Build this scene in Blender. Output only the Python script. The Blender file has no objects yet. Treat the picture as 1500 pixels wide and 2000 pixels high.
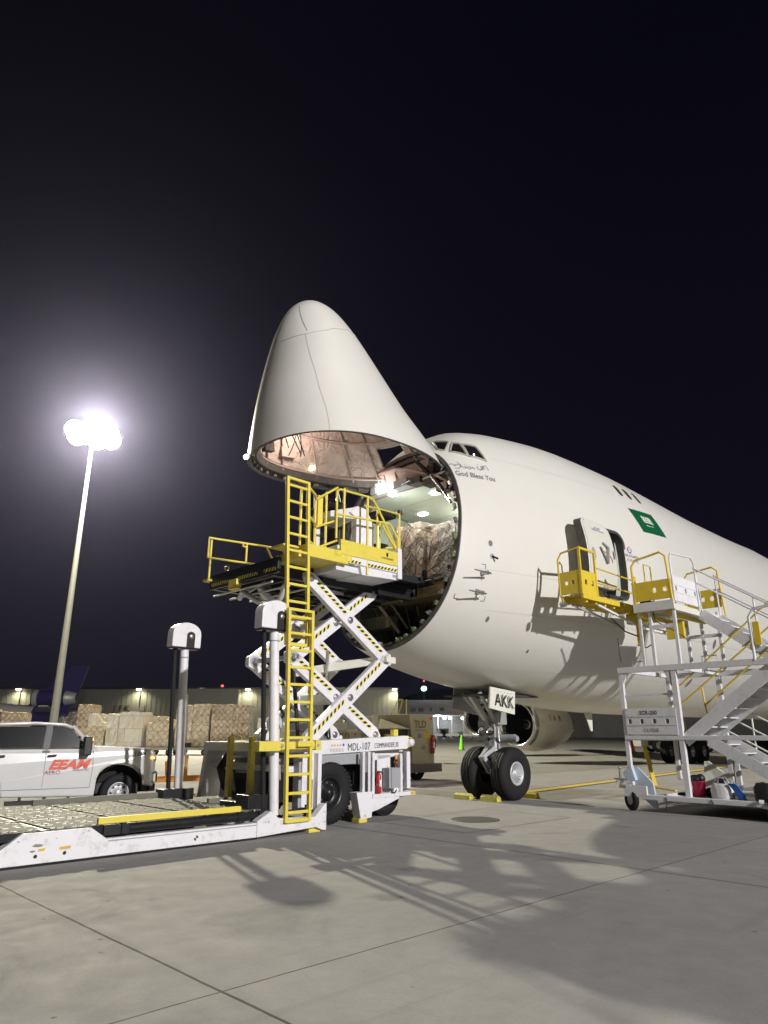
import bpy, bmesh, math, random
from mathutils import Vector, Matrix
random.seed(7)
R=math.radians
S=bpy.context.scene
COL=S.collection
# ---------------------------------------------------------------- camera
cd=bpy.data.cameras.new('camera'); cam=bpy.data.objects.new('camera',cd); COL.objects.link(cam)
cd.sensor_fit='VERTICAL'; cd.sensor_height=24.0; cd.lens=24.0*1350/2000
cam.location=(0,0,1.57)
cam.rotation_euler=(math.pi/2+math.atan(430/1350),0,0)
cd.clip_start=0.1; cd.clip_end=4000
S.camera=cam
# ---------------------------------------------------------------- world: night sky
w=bpy.data.worlds.new("World"); S.world=w; w.use_nodes=True
wn=w.node_tree.nodes; wl=w.node_tree.links; wn.clear()
wo=wn.new('ShaderNodeOutputWorld'); wb=wn.new('ShaderNodeBackground')
tc=wn.new('ShaderNodeTexCoord'); sp=wn.new('ShaderNodeSeparateXYZ'); wl.new(tc.outputs['Generated'],sp.inputs[0])
cr=wn.new('ShaderNodeValToRGB'); wl.new(sp.outputs['Z'],cr.inputs[0])
cr.color_ramp.elements[0].position=0.0; cr.color_ramp.elements[0].color=(0.0062,0.0055,0.0115,1)
cr.color_ramp.elements[1].position=0.75; cr.color_ramp.elements[1].color=(0.0018,0.0017,0.0042,1)
wl.new(cr.outputs[0],wb.inputs['Color']); wb.inputs['Strength'].default_value=1.0
wl.new(wb.outputs[0],wo.inputs['Surface'])
S.view_settings.view_transform='Standard'; S.view_settings.look='None'
S.view_settings.exposure=0.0; S.view_settings.gamma=1.0
S.cycles.max_bounces=6; S.cycles.diffuse_bounces=3; S.cycles.glossy_bounces=3; S.cycles.transmission_bounces=4
S.cycles.sample_clamp_indirect=4.0
S.cycles.use_denoising=True
def lamp(name,loc,power,color,radius,kind='POINT',target=None,spot=None,blend=.6):
    l=bpy.data.lights.new(name,kind); l.energy=power; l.color=color; l.shadow_soft_size=radius
    o=bpy.data.objects.new(name,l); COL.objects.link(o); o.location=loc
    if target is not None:
        o.rotation_euler=(Vector(target)-Vector(loc)).to_track_quat('-Z','Y').to_euler()
    if spot: l.spot_size=R(spot); l.spot_blend=blend
    return o
KEY=lamp('apron_floodlight_behind',(39,-36,25),205000,(1.0,0.965,0.95),0.6)
TOWER=lamp('apron_floodlight_tower',(-25.7,56.7,27.6),150000,(1.0,0.925,0.70),0.5)
# ---------------------------------------------------------------- frames
class Frame:
    """s along the heading, y to the right of it, z up"""
    def __init__(f,o,az,sc=1.0):
        f.sc=sc
        f.o=Vector((o[0],o[1],0)); f.az=az
        f.a=Vector((math.sin(az),math.cos(az),0)); f.n=Vector((math.cos(az),-math.sin(az),0))
        f.rz=math.atan2(f.a.y,f.a.x)
    mp=None
    def w(f,p):
        if f.mp: p=(f.mp(p[0]),p[1],p[2])
        return f.o+f.a*p[0]*f.sc+f.n*p[1]*f.sc+Vector((0,0,p[2]*f.sc))
    def inv(f,q):
        d=Vector(q)-f.o; return (d.dot(f.a),d.dot(f.n),d.z)
A=Frame((-2.36442833,13.3886469),0.7993)
W0=Frame((0,0),math.pi/2)          # s = world X, y = -world Y
def tag(o,label=None,cat=None,group=None,kind=None):
    if label: o['label']=label
    if cat: o['category']=cat
    if group: o['group']=group
    if kind: o['kind']=kind
    return o
def thing(name,label,cat,fr,base=(0,0,0),group=None):
    o=bpy.data.objects.new(name,None); COL.objects.link(o); o.empty_display_size=.3
    o.matrix_world=Matrix.Translation(fr.w(base))@Matrix.Rotation(fr.rz,4,'Z')
    _M[o.name]=o.matrix_world.copy()
    return tag(o,label,cat,group)
_M={}
MATS={}
def V(*a): return Vector(a)
SPLIT=set('door_latch latch equipment_box door_equipment far_guide_rail edge_rail upper_post guide_tube stop_latch cross_tube window loading_door downpipe parked_equipment landing_gear gate floor_beam lift_frame deck_mat corner_mark upper_handrail lower_handrail middle_handrail chassis_frame lift_cylinder hydraulic_hose grab_hoop cable strap door_seam skin_seams door warning_decals running_board side_beam stabiliser_foot door_actuator wheel deck tread handrail hose_bundle door_hinge_arm fender_badge column_foot hose_guard axle_bracket tailplane wing frame_rib door_handle lettering_mark wheel_arch'.split())
class MB:
    def __init__(b,fr=None,m='white'):
        b.fr=fr; b.m=m; b.v=[]; b.f=[]; b.sm=[]; b.mi=[]; b.keep=False
    def add(b,vs,fs,smooth=False,m=None):
        k=len(b.v); b.v+= [tuple(v) for v in vs]
        for f in fs:
            b.f.append(tuple(i+k for i in f)); b.sm.append(smooth); b.mi.append(m or b.m)
    def hexa(b,c,m=None):
        b.add(c,[(0,1,2,3),(7,6,5,4),(0,4,5,1),(1,5,6,2),(2,6,7,3),(3,7,4,0)],m=m)
    def box(b,s0,s1,y0,y1,z0,z1,m=None):
        b.hexa([(s0,y0,z0),(s1,y0,z0),(s1,y1,z0),(s0,y1,z0),(s0,y0,z1),(s1,y0,z1),(s1,y1,z1),(s0,y1,z1)],m)
    def bar(b,p0,p1,w,h,up=(0,0,1),m=None):
        p0=V(*p0);p1=V(*p1);d=(p1-p0).normalized();u=V(*up)
        sd=d.cross(u)
        if sd.length<1e-4: sd=d.cross(V(1,0,0))
        sd.normalize();u=sd.cross(d).normalized();sd*=w/2;u=u*(h/2)
        b.hexa([p0-sd-u,p0+sd-u,p0+sd+u,p0-sd+u,p1-sd-u,p1+sd-u,p1+sd+u,p1-sd+u],m)
    def prism(b,pts,d,m=None):
        """pts: planar polygon, extruded by vector d"""
        n=len(pts);P=[V(*p) for p in pts];D=V(*d)
        b.add(P+[p+D for p in P],[tuple(range(n)),tuple(range(2*n-1,n-1,-1))]+[(i,i+n,(i+1)%n+n,(i+1)%n) for i in range(n)],m=m)
    def face(b,pts,m=None): b.add(pts,[tuple(range(len(pts)))],m=m)
    def tube(b,pts,r,seg=8,m=None,closed=False,caps=True):
        P=[V(*p) for p in pts];n=len(P);rs=r if isinstance(r,(list,tuple)) else [r]*n
        vs=[];prev=None
        for i in range(n):
            if closed: d=(P[(i+1)%n]-P[i-1])
            else: d=(P[min(i+1,n-1)]-P[max(i-1,0)])
            d.normalize()
            if prev is None:
                u=d.cross(V(0,0,1))
                if u.length<.05: u=d.cross(V(1,0,0))
            else: u=prev-d*prev.dot(d)
            u.normalize();prev=u;v=d.cross(u)
            for k in range(seg):
                a=2*math.pi*k/seg;vs.append(P[i]+(u*math.cos(a)+v*math.sin(a))*rs[i])
        fs=[]
        for i in range(n if closed else n-1):
            j=(i+1)%n
            for k in range(seg):
                l=(k+1)%seg;fs.append((i*seg+k,i*seg+l,j*seg+l,j*seg+k))
        b.add(vs,fs,True,m)
        if caps and not closed:
            b.add(vs[:seg],[tuple(range(seg-1,-1,-1))],False,m); b.add(vs[-seg:],[tuple(range(seg))],False,m)
    def cyl(b,p0,p1,r,r2=None,seg=16,m=None): b.tube([p0,p1],[r,r if r2 is None else r2],seg,m)
    def lathe(b,c,ax,prof,seg=32,m=None,smooth=True,close=False):
        """prof: (distance along ax, radius)"""
        c=V(*c);d=V(*ax).normalized();u=d.cross(V(0,0,1))
        if u.length<.05:u=d.cross(V(1,0,0))
        u.normalize();v=d.cross(u);vs=[]
        for h,r in prof:
            for k in range(seg):
                a=2*math.pi*k/seg;vs.append(c+d*h+(u*math.cos(a)+v*math.sin(a))*max(r,1e-4))
        n=len(prof);fs=[]
        for i in range(n if close else n-1):
            j=(i+1)%n
            for k in range(seg):
                l=(k+1)%seg;fs.append((i*seg+k,i*seg+l,j*seg+l,j*seg+k))
        b.add(vs,fs,smooth,m)
    def ball(b,c,r,seg=12,m=None,sc=(1,1,1)):
        vs=[];fs=[];n=seg//2+1
        for i in range(n+1):
            t=math.pi*i/n
            for k in range(seg):
                a=2*math.pi*k/seg;vs.append((c[0]+r*sc[0]*math.sin(t)*math.cos(a),c[1]+r*sc[1]*math.sin(t)*math.sin(a),c[2]+r*sc[2]*math.cos(t)))
        for i in range(n):
            for k in range(seg):
                l=(k+1)%seg;fs.append((i*seg+k,i*seg+l,(i+1)*seg+l,(i+1)*seg+k))
        b.add(vs,fs,True,m)
    def clusters(b):
        par=list(range(len(b.v)))
        def find(i):
            while par[i]!=i: par[i]=par[par[i]];i=par[i]
            return i
        for f in b.f:
            r=find(f[0])
            for k in f[1:]: par[find(k)]=r
        g={}
        for i,f in enumerate(b.f): g.setdefault(find(f[0]),[]).append(i)
        bx=[]
        for fl in g.values():
            ids={k for i in fl for k in b.f[i]};P=[b.v[k] for k in ids]
            bx.append([[min(p[a] for p in P)-.006 for a in range(3)],[max(p[a] for p in P)+.006 for a in range(3)],fl])
        done=False
        while not done:
            done=True;out=[]
            for q in bx:
                for o in out:
                    if all(q[0][a]<=o[1][a] and o[0][a]<=q[1][a] for a in range(3)):
                        for a in range(3): o[0][a]=min(o[0][a],q[0][a]);o[1][a]=max(o[1][a],q[1][a])
                        o[2]+=q[2];done=False;break
                else: out.append(q)
            bx=out
        return [sorted(q[2]) for q in bx]
    def build(b,name,parent=None,**kw):
        if name in SPLIT and parent is not None:
            cl=b.clusters()
            if 1<len(cl)<=100:
                res=[]
                for fl in cl:
                    c=MB(b.fr,b.m);c.keep=b.keep;mp={}
                    for i in fl:
                        f=[]
                        for k in b.f[i]:
                            if k not in mp: mp[k]=len(c.v);c.v.append(b.v[k])
                            f.append(mp[k])
                        c.f.append(tuple(f));c.sm.append(b.sm[i]);c.mi.append(b.mi[i])
                    res.append(c.build1(name,parent,**kw))
                return res[0]
        return b.build1(name,parent,**kw)
    def build1(b,name,parent=None,bevel=0,fr=None,mw=None,label=None,weld=False):
        fr=fr or b.fr
        M=None
        if parent is not None: M=_M[parent.name]
        elif mw is not None: M=mw
        else: M=Matrix.Translation(fr.w(b.v[0]))@Matrix.Rotation(fr.rz,4,'Z')
        Mi=M.inverted()
        me=bpy.data.meshes.new(name)
        me.from_pydata([Mi@(fr.w(v) if fr else V(*v)) for v in b.v],[],b.f)
        names=[]
        for i,k in enumerate(b.mi):
            if k not in names: names.append(k)
        for k in names: me.materials.append(MATS[k])
        ix={k:i for i,k in enumerate(names)}
        me.polygons.foreach_set('material_index',[ix[k] for k in b.mi])
        me.polygons.foreach_set('use_smooth',b.sm)
        bm=bmesh.new();bm.from_mesh(me)
        if weld: bmesh.ops.remove_doubles(bm,verts=bm.verts,dist=1e-4)
        if not b.keep: bmesh.ops.recalc_face_normals(bm,faces=bm.faces)
        bm.to_mesh(me);bm.free();me.update()
        o=bpy.data.objects.new(name,me);COL.objects.link(o)
        if parent is not None:
            o.parent=parent; _M[o.name]=M
        else: o.matrix_world=M; _M[o.name]=M
        if bevel:
            bv=o.modifiers.new('bevel','BEVEL');bv.width=bevel;bv.segments=2;bv.limit_method='ANGLE';bv.angle_limit=R(50)
        if label:o['label']=label
        return o
def copy_tree(o,fr,loc,rz=None,label=None):
    c=o.copy();COL.objects.link(c)
    c.location=loc
    if rz is not None: c.rotation_euler=(0,0,rz)
    if label:c['label']=label
    for ch in o.children:
        d=ch.copy();COL.objects.link(d);d.parent=c
        for g in ch.children:
            e=g.copy();COL.objects.link(e);e.parent=d
    return c
# text: returns (verts2d, faces)
_TC={}
def glyphs(txt,size,shear=0,bold=0):
    k=(txt,size,shear,bold)
    if k in _TC:return _TC[k]
    cu=bpy.data.curves.new('t','FONT');cu.body=txt;cu.size=size;cu.shear=shear;cu.offset=bold;cu.resolution_u=3;cu.align_x='CENTER'
    ob=bpy.data.objects.new('t',cu);COL.objects.link(ob)
    dg=bpy.context.evaluated_depsgraph_get();dg.update()
    me=bpy.data.meshes.new_from_object(ob.evaluated_get(dg))
    r=([(v.co.x,v.co.y) for v in me.vertices],[tuple(p.vertices) for p in me.polygons])
    bpy.data.objects.remove(ob);bpy.data.curves.remove(cu);bpy.data.meshes.remove(me)
    _TC[k]=r;return r
def text(b,txt,size,fn,shear=0,bold=0,m=None,sx=1.0):
    vs,fs=glyphs(txt,size,shear,bold)
    b.add([fn(x*sx,y) for x,y in vs],fs,m=m)
# ---------------------------------------------------------------- materials
def mat(name,col,rough=.5,metal=0,var=.08,scale=3,dirt=0,dirtcol=(.12,.1,.07),bump=0,bscale=40,emit=None,estr=0,spec=None,coat=0,alpha=None,trans=0):
    m=bpy.data.materials.new(name);m.use_nodes=True;MATS[name]=m
    n=m.node_tree.nodes;l=m.node_tree.links;p=n['Principled BSDF']
    t=n.new('ShaderNodeTexCoord')
    nz=n.new('ShaderNodeTexNoise');nz.inputs['Scale'].default_value=scale;nz.inputs['Detail'].default_value=6;l.new(t.outputs['Object'],nz.inputs['Vector'])
    mx=n.new('ShaderNodeMix');mx.data_type='RGBA'
    mx.inputs['A'].default_value=tuple(c*(1-var) for c in col)+(1,);mx.inputs['B'].default_value=tuple(min(1,c*(1+var)) for c in col)+(1,)
    l.new(nz.outputs['Fac'],mx.inputs['Factor']);out=mx.outputs['Result']
    if dirt:
        n2=n.new('ShaderNodeTexNoise');n2.inputs['Scale'].default_value=scale*2.7;n2.inputs['Detail'].default_value=9;n2.inputs['Roughness'].default_value=.7;l.new(t.outputs['Object'],n2.inputs['Vector'])
        r=n.new('ShaderNodeValToRGB');r.color_ramp.elements[0].position=.52;r.color_ramp.elements[1].position=.75;l.new(n2.outputs['Fac'],r.inputs[0])
        q=n.new('ShaderNodeMath');q.operation='MULTIPLY';q.inputs[1].default_value=dirt;l.new(r.outputs[0],q.inputs[0])
        m2=n.new('ShaderNodeMix');m2.data_type='RGBA';l.new(q.outputs[0],m2.inputs['Factor']);l.new(out,m2.inputs['A']);m2.inputs['B'].default_value=tuple(dirtcol)+(1,);out=m2.outputs['Result']
    l.new(out,p.inputs['Base Color'])
    p.inputs['Roughness'].default_value=rough;p.inputs['Metallic'].default_value=metal
    if coat:p.inputs['Coat Weight'].default_value=coat;p.inputs['Coat Roughness'].default_value=.15
    if trans:p.inputs['Transmission Weight'].default_value=trans
    if alpha is not None:p.inputs['Alpha'].default_value=alpha
    if bump:
        nb=n.new('ShaderNodeTexNoise');nb.inputs['Scale'].default_value=bscale;nb.inputs['Detail'].default_value=4;l.new(t.outputs['Object'],nb.inputs['Vector'])
        bp=n.new('ShaderNodeBump');bp.inputs['Strength'].default_value=bump;bp.inputs['Distance'].default_value=.02;l.new(nb.outputs['Fac'],bp.inputs['Height']);l.new(bp.outputs[0],p.inputs['Normal'])
    if emit:p.inputs['Emission Color'].default_value=tuple(emit)+(1,);p.inputs['Emission Strength'].default_value=estr
    return m
mat('white',(.74,.73,.76),.42,var=.04,dirt=.4,dirtcol=(.35,.33,.3),scale=2)
mat('white_worn',(.74,.73,.75),.45,var=.05,dirt=.55,dirtcol=(.28,.26,.22),scale=3)
mat('cream_white',(.70,.70,.62),.45,var=.05,dirt=.2,dirtcol=(.3,.28,.2))
mat('grey_paint',(.33,.34,.36),.45,var=.05)
mat('stair_grey',(.68,.68,.70),.45,var=.06,dirt=.3,dirtcol=(.2,.18,.15),scale=3)
mat('pale_blue',(.50,.57,.66),.4,var=.06)
mat('yellow',(.70,.52,.045),.42,var=.07,dirt=.3,dirtcol=(.25,.18,.05),scale=3)
mat('yellow_loader',(.72,.60,.09),.42,var=.06,dirt=.25,dirtcol=(.3,.24,.08),scale=3)
mat('hazard_yellow',(.80,.70,.10),.5)
mat('black',(.012,.012,.013),.45,var=.2)
mat('black_metal',(.02,.02,.022),.35,metal=.3,var=.3,scale=6,dirt=.4,dirtcol=(.07,.06,.05))
mat('dark_gap',(.006,.006,.006),.8)
mat('rubber',(.007,.007,.0075),.8,var=.25,scale=8,dirt=.2,dirtcol=(.016,.015,.014))
mat('steel',(.45,.45,.46),.32,metal=.85,var=.1)
mat('chrome',(.8,.8,.82),.12,metal=1)
mat('rim_white',(.55,.56,.58),.4,metal=.2)
mat('red',(.45,.02,.03),.4); mat('orange',(.75,.16,.03),.45); mat('amber_machine',(.55,.24,.03),.5,dirt=.3)
mat('blue_decal',(.02,.10,.5),.4)
mat('orange_red',(.72,.11,.06),.4); mat('text_black',(.02,.02,.02),.5); mat('text_grey',(.16,.16,.17),.5)
mat('text_red',(.30,.04,.05),.5)
mat('deck_grey',(.17,.165,.13),.85,metal=0,var=.15,scale=5,dirt=.5,dirtcol=(.12,.1,.08))
mat('primer',(.32,.31,.18),.55,var=.3,scale=4,dirt=.6,dirtcol=(.04,.035,.02))
mat('wood_panel',(.42,.31,.15),.55,var=.25,scale=4,dirt=.5,dirtcol=(.07,.05,.03))
mat('cream_block',(.62,.55,.38),.5)
mat('rim_dark',(.075,.07,.06),.6,var=.6,scale=9,dirt=.7,dirtcol=(.2,.2,.15),bump=.6,bscale=30)
mat('structure_dark',(.05,.048,.042),.6,var=.6,scale=6,dirt=.6,dirtcol=(.13,.12,.09),bump=.5,bscale=20)
mat('hold_lining',(.62,.66,.56),.5,var=.06,scale=2)
mat('hold_wall',(.42,.46,.39),.55,var=.15,scale=3)
mat('pink_panel',(.42,.30,.26),.55,var=.2,scale=3,dirt=.4,dirtcol=(.2,.13,.1))
mat('olive',(.14,.19,.07),.5)
mat('glass_dark',(.012,.010,.012),.06,var=.3,coat=.5)
mat('glass_truck',(.008,.010,.010),.04,coat=.6,alpha=.78)
mat('lamp_glass',(.25,.25,.27),.1,coat=.6)
mat('window_frame',(.38,.37,.31),.4)
mat('window_shade',(.06,.058,.045),.35)
mat('flag_green',(.004,.10,.035),.4); mat('flag_white',(.72,.74,.66),.5,var=.25,scale=30)
mat('cone_green',(.22,.80,.05),.5); mat('cone_orange',(.80,.09,.04),.5); mat('cone_white',(.75,.75,.72),.4)
mat('beige_gse',(.40,.37,.28),.45,var=.1,dirt=.4,dirtcol=(.15,.13,.1))
mat('plum_navy',(.024,.015,.11),.4,var=.1)
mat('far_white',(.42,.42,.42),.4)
mat('galvanised',(.45,.45,.44),.45,metal=.35,var=.15,scale=8)
mat('tan_bag',(.62,.62,.62),.6,var=.15,scale=12,bump=.6,bscale=14)
mat('denim_blue',(.03,.12,.42),.8,var=.2); mat('navy',(.012,.014,.04),.8)
mat('pink_bucket',(.50,.03,.09),.35)
mat('lamp_white',(1,1,1),.5,emit=(1,.95,.9),estr=22)
mat('lamp_hold',(1,1,1),.5,emit=(.95,1,.97),estr=22)
mat('pole_grey',(.16,.165,.145),.6,var=.1)
mat('lamp_warm',(1,.9,.6),.5,emit=(1,.92,.6),estr=14)
mat('lamp_wall',(1,.95,.8),.5,emit=(1,.93,.65),estr=25)
mat('lamp_green',(.2,1,.6),.5,emit=(.35,1,.75),estr=12)
mat('lamp_red',(1,.1,.1),.5,emit=(1,.06,.05),estr=5)
mat('lamp_amber',(1,.4,.1),.5,emit=(1,.32,.05),estr=6)
mat('lamp_sodium',(1,.7,.3),.5,emit=(1,.6,.2),estr=10)
# ================================================================ AIRCRAFT
KS=[0,.25,.8,1.6,2.6,3.8,5.0,6.5,8.5,11,14,17,20,23,26,30,36,52,60,69]
KT=[5.2304,5.8815,6.3463,6.7423,7.5,8.074,9.0067,9.305,9.4566,9.4295,9.3314,9.24,9.24,9.32,9.02,8.60,8.6,8.6,8.5,7.8]
KB=[5.2304,4.9793,4.6481,4.1979,3.5763,3.0559,2.7854,2.577,2.3398,2.15,2.1,2.1,2.1,2.1,2.1,2.1,2.1,2.1,3.3,6.6]
KW=[0,.7594,1.1081,1.3312,1.7271,2.1515,2.455,2.763,3.0577,3.25,3.25,3.25,3.25,3.25,3.25,3.25,3.25,3.25,2.4,.4]
KM=[5.2304,5.2623,5.3325,5.4346,5.3794,5.3131,5.3479,5.3914,5.4494,5.4494,5.4494,5.4494,5.4494,5.4494,5.4494,5.4494,5.4494,5.45,5.8,7.1]
KTM=[5.2304,5.8815,6.3463,6.7423,7.45,8.0001,8.4274,8.8271,9.201,9.4295,9.3314,9.24,9.24,9.32,9.02,8.60,8.6,8.6,8.5,7.8]
NU,NL=2.3495,2.0749
SH,ZH,CS=4.0011,8.1,-.1614
# the raised nose door keeps its own (slightly fuller) lines
DK=[0,.25,.8,1.6,2.6,3.8,5.0]
DT=[5.0606,5.7199,6.2543,6.832,7.4381,8.2227,8.7726]
DB=[5.0606,4.5591,4.244,3.9752,3.6807,3.4581,3.2414]
DW=[0,.5058,.8188,1.1025,1.3988,1.8221,2.0837]
DM=[5.0606,5.028,4.9563,4.8519,5.0663,5.3236,5.3117]
DNU,DNL=2.0952,2.2564
DSH,DZH,DCS,TH,HS,HZ=4.0685,7.7446,-.0957,1.4161,3.9614,7.6258
def pchip_prep(xk,yk):
    n=len(xk);h=[xk[i+1]-xk[i] for i in range(n-1)];d=[(yk[i+1]-yk[i])/h[i] for i in range(n-1)];m=[0.0]*n
    for i in range(1,n-1):
        if d[i-1]*d[i]>0:
            w1=2*h[i]+h[i-1];w2=h[i]+2*h[i-1];m[i]=(w1+w2)/(w1/d[i-1]+w2/d[i])
    m[0]=d[0];m[-1]=d[-1];return (xk,yk,h,m)
XQ=[math.sqrt(k) for k in KS]
PR={k:pchip_prep(XQ,v) for k,v in dict(T=KT,B=KB,W=KW,M=KM,TM=KTM).items()}
PR.update({k:pchip_prep([math.sqrt(q) for q in DK],v) for k,v in dict(dT=DT,dB=DB,dW=DW,dM=DM).items()})
import bisect
def prof(k,s):
    xk,yk,h,m=PR[k];x=min(max(math.sqrt(max(s,0)),xk[0]),xk[-1]);i=min(max(bisect.bisect_left(xk,x)-1,0),len(xk)-2);t=(x-xk[i])/h[i]
    return (1+2*t)*(1-t)**2*yk[i]+t*(1-t)**2*h[i]*m[i]+t*t*(3-2*t)*yk[i+1]+t*t*(t-1)*h[i]*m[i+1]
def sm01(x):
    x=min(max(x,0),1);return x*x*(3-2*x)
def sec(s,ph,inset=0.0):
    c,sn=math.cos(ph),math.sin(ph)
    T,B,Wd,M_=prof('T',s),prof('B',s),prof('W',s),prof('M',s);TM=prof('TM',s)
    T=TM+(T-TM)*sm01((sn-.4)/.5)
    T-=inset;B+=inset;Wd=max(Wd-inset,.01)
    w_=sm01((s-.6)/3);nu=2+(NU-2)*w_;nl=2+(NL-2)*w_
    e=2/nu if sn>0 else 2/nl
    y=Wd*math.copysign(abs(c)**e,c);z=M_+((T-M_) if sn>0 else (M_-B))*math.copysign(abs(sn)**e,sn)
    return y,z
def secd(s,ph,inset=0.0):
    c,sn=math.cos(ph),math.sin(ph)
    T,B,Wd,M_=prof('dT',s),prof('dB',s),prof('dW',s),prof('dM',s)
    T-=inset;B+=inset;Wd=max(Wd-inset,.01)
    w_=sm01((s-.6)/3);nu=2+(DNU-2)*w_;nl=2+(DNL-2)*w_;e=2/nu if sn>0 else 2/nl
    return Wd*math.copysign(abs(c)**e,c),M_+((T-M_) if sn>0 else (M_-B))*math.copysign(abs(sn)**e,sn)
def rimd(ph):
    s=DSH
    for _ in range(8):
        y,z=secd(s,ph);s=DSH+(DZH-z)*DCS
    return s
def rims(ph,inset=0):
    s=SH
    for _ in range(8):
        y,z=sec(s,ph,inset);s=SH+(ZH-z)*CS
    return s
def rotd(s,y,z):
    c,sn=math.cos(TH),math.sin(TH);ds=s-HS;dz=z-HZ
    return (HS+ds*c+dz*sn,y,HZ-ds*sn+dz*c)
def phz(s,z,off=0):
    """angle on the port side at height z"""
    lo,hi=-math.pi/2,math.pi/2
    for _ in range(30):
        m_=(lo+hi)/2
        if sec(s,m_)[1]<z: lo=m_
        else: hi=m_
    return (lo+hi)/2
def skin(s,ph,off=0.0,side=1,sec=sec):
    y,z=sec(s,ph);e=1e-3
    y2,z2=sec(s,ph+e);y1,z1=sec(s,ph-e);ty,tz=y2-y1,z2-z1;L=math.hypot(ty,tz) or 1
    ny,nz=tz/L,-ty/L
    if ny*y<0 and abs(y)>.01: ny,nz=-ny,-nz
    return (s,(y+ny*off)*side,z+nz*off)
def skinz(s,z,off=0.0): return skin(s,phz(s,z),off)
ac=thing('cargo_aircraft','white wide-body freighter with its nose door raised and the hold open','aeroplane',A,(12,0,0))
# ---- fuselage skin with doorway L1
PHS=[];k=0
# rows: finer near doorway (z 4.6..6.7 port)
base=[R(a) for a in range(-90,271,5)]
fine=[-.20+.0125*i for i in range(0,41)]
PHS=sorted([p for p in base if not (-.21<p<.31)]+fine)
PHS=[p for i,p in enumerate(PHS) if i==0 or p-PHS[i-1]>.004]
cols=[7.6+.03*i for i in range(0,61)]+[9.7,10.2,10.8,11.5,12.3,13.2,14.2,15.3,16.5,18,19.5,21,22.5,24,25.5,27,28.5,30,32,34,36,42,48,52,55,58,61,64,67,69]
ts=[0,.03,.08,.14,.2,.27,.34,.42,.5,.58,.66,.74,.82,.91]
b=MB(A,'fuselage_paint');b.keep=False
DS0,DS1,DZ0,DZ1=8.0,9.02,4.8,6.52
def indoor(s,z,g=0):
    r=.28;cx=min(max(s,DS0+r-g),DS1-r+g);cz=min(max(z,DZ0+.12-g),DZ1-r+g)
    rr=r if z>DZ0+.12 else .12
    return DS0-g<s<DS1+g and DZ0-g<z<DZ1+g and math.hypot(s-cx,z-cz)<=r+.001
grid=[]
for ph in PHS:
    rs=rims(ph);row=[rs+(7.6-rs)*t for t in ts]+cols
    grid.append([(s,)+sec(s,ph) for s in row])
nr,nc=len(grid),len(grid[0]);vs=[p for r in grid for p in r];fs=[]
for i in range(nr-1):
    for j in range(nc-1):
        c=[grid[i][j],grid[i][j+1],grid[i+1][j+1],grid[i+1][j]]
        s=sum(p[0] for p in c)/4;z=sum(p[2] for p in c)/4;y=sum(p[1] for p in c)/4
        if y>0 and indoor(s,z): continue
        fs.append((i*nc+j,i*nc+j+1,(i+1)*nc+j+1,(i+1)*nc+j))
b.add(vs,fs,True)
m=mat('fuselage_paint',(.685,.672,.62),.38,var=.02,scale=1.2,dirt=.10,dirtcol=(.45,.43,.36),coat=.25)
# fine horizontal weathering streaks and panel mottling on the skin
n=m.node_tree.nodes;l=m.node_tree.links;p=n['Principled BSDF']
t=n.new('ShaderNodeTexCoord');mp=n.new('ShaderNodeMapping');mp.inputs['Scale'].default_value=(.35,9,9);l.new(t.outputs['Object'],mp.inputs[0])
nz=n.new('ShaderNodeTexNoise');nz.inputs['Scale'].default_value=2.2;nz.inputs['Detail'].default_value=5;l.new(mp.outputs[0],nz.inputs['Vector'])
mr=n.new('ShaderNodeMapRange');mr.inputs['To Min'].default_value=.34;mr.inputs['To Max'].default_value=.48;l.new(nz.outputs['Fac'],mr.inputs[0]);l.new(mr.outputs[0],p.inputs['Roughness'])
bp=n.new('ShaderNodeBump');bp.inputs['Strength'].default_value=.06;bp.inputs['Distance'].default_value=.02;l.new(nz.outputs['Fac'],bp.inputs['Height']);l.new(bp.outputs[0],p.inputs['Normal'])
fus=b.build('fuselage',ac,weld=True)
# seams on the skin (thin recessed-looking sealant strips)
mat('seam',(.36,.35,.31),.6)
def strip(b,pts,w=.012,off=.003,m=None):
    """ribbon following skin points (s,ph)"""
    P=[V(*skin(s,ph,off)) for s,ph in pts]
    for i in range(len(P)-1):
        d=(P[i+1]-P[i]);nn=V(*skin(*pts[i],off=off+.1))-P[i];sd=d.cross(nn)
        if sd.length<1e-9: continue
        sd=sd.normalized()*w/2
        b.add([P[i]-sd,P[i+1]-sd,P[i+1]+sd,P[i]+sd],[(0,1,2,3)],m=m)
b=MB(A,'seam');b.keep=True
for z0,s0,s1 in ((4.1,4.4,30),(2.95,5.2,30),(4.95,4.0,7.7),(7.9,5.0,9.6)):
    strip(b,[(s0+(s1-s0)*i/40,phz(s0+(s1-s0)*i/40,z0)) for i in range(41)],.0045)
for s in (12.6,19,25):
    strip(b,[(s,-1.4+(2.7 if s>5.5 else 1.9)*i/40) for i in range(41) ],.004)
b.build('skin_seams',ac)
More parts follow.
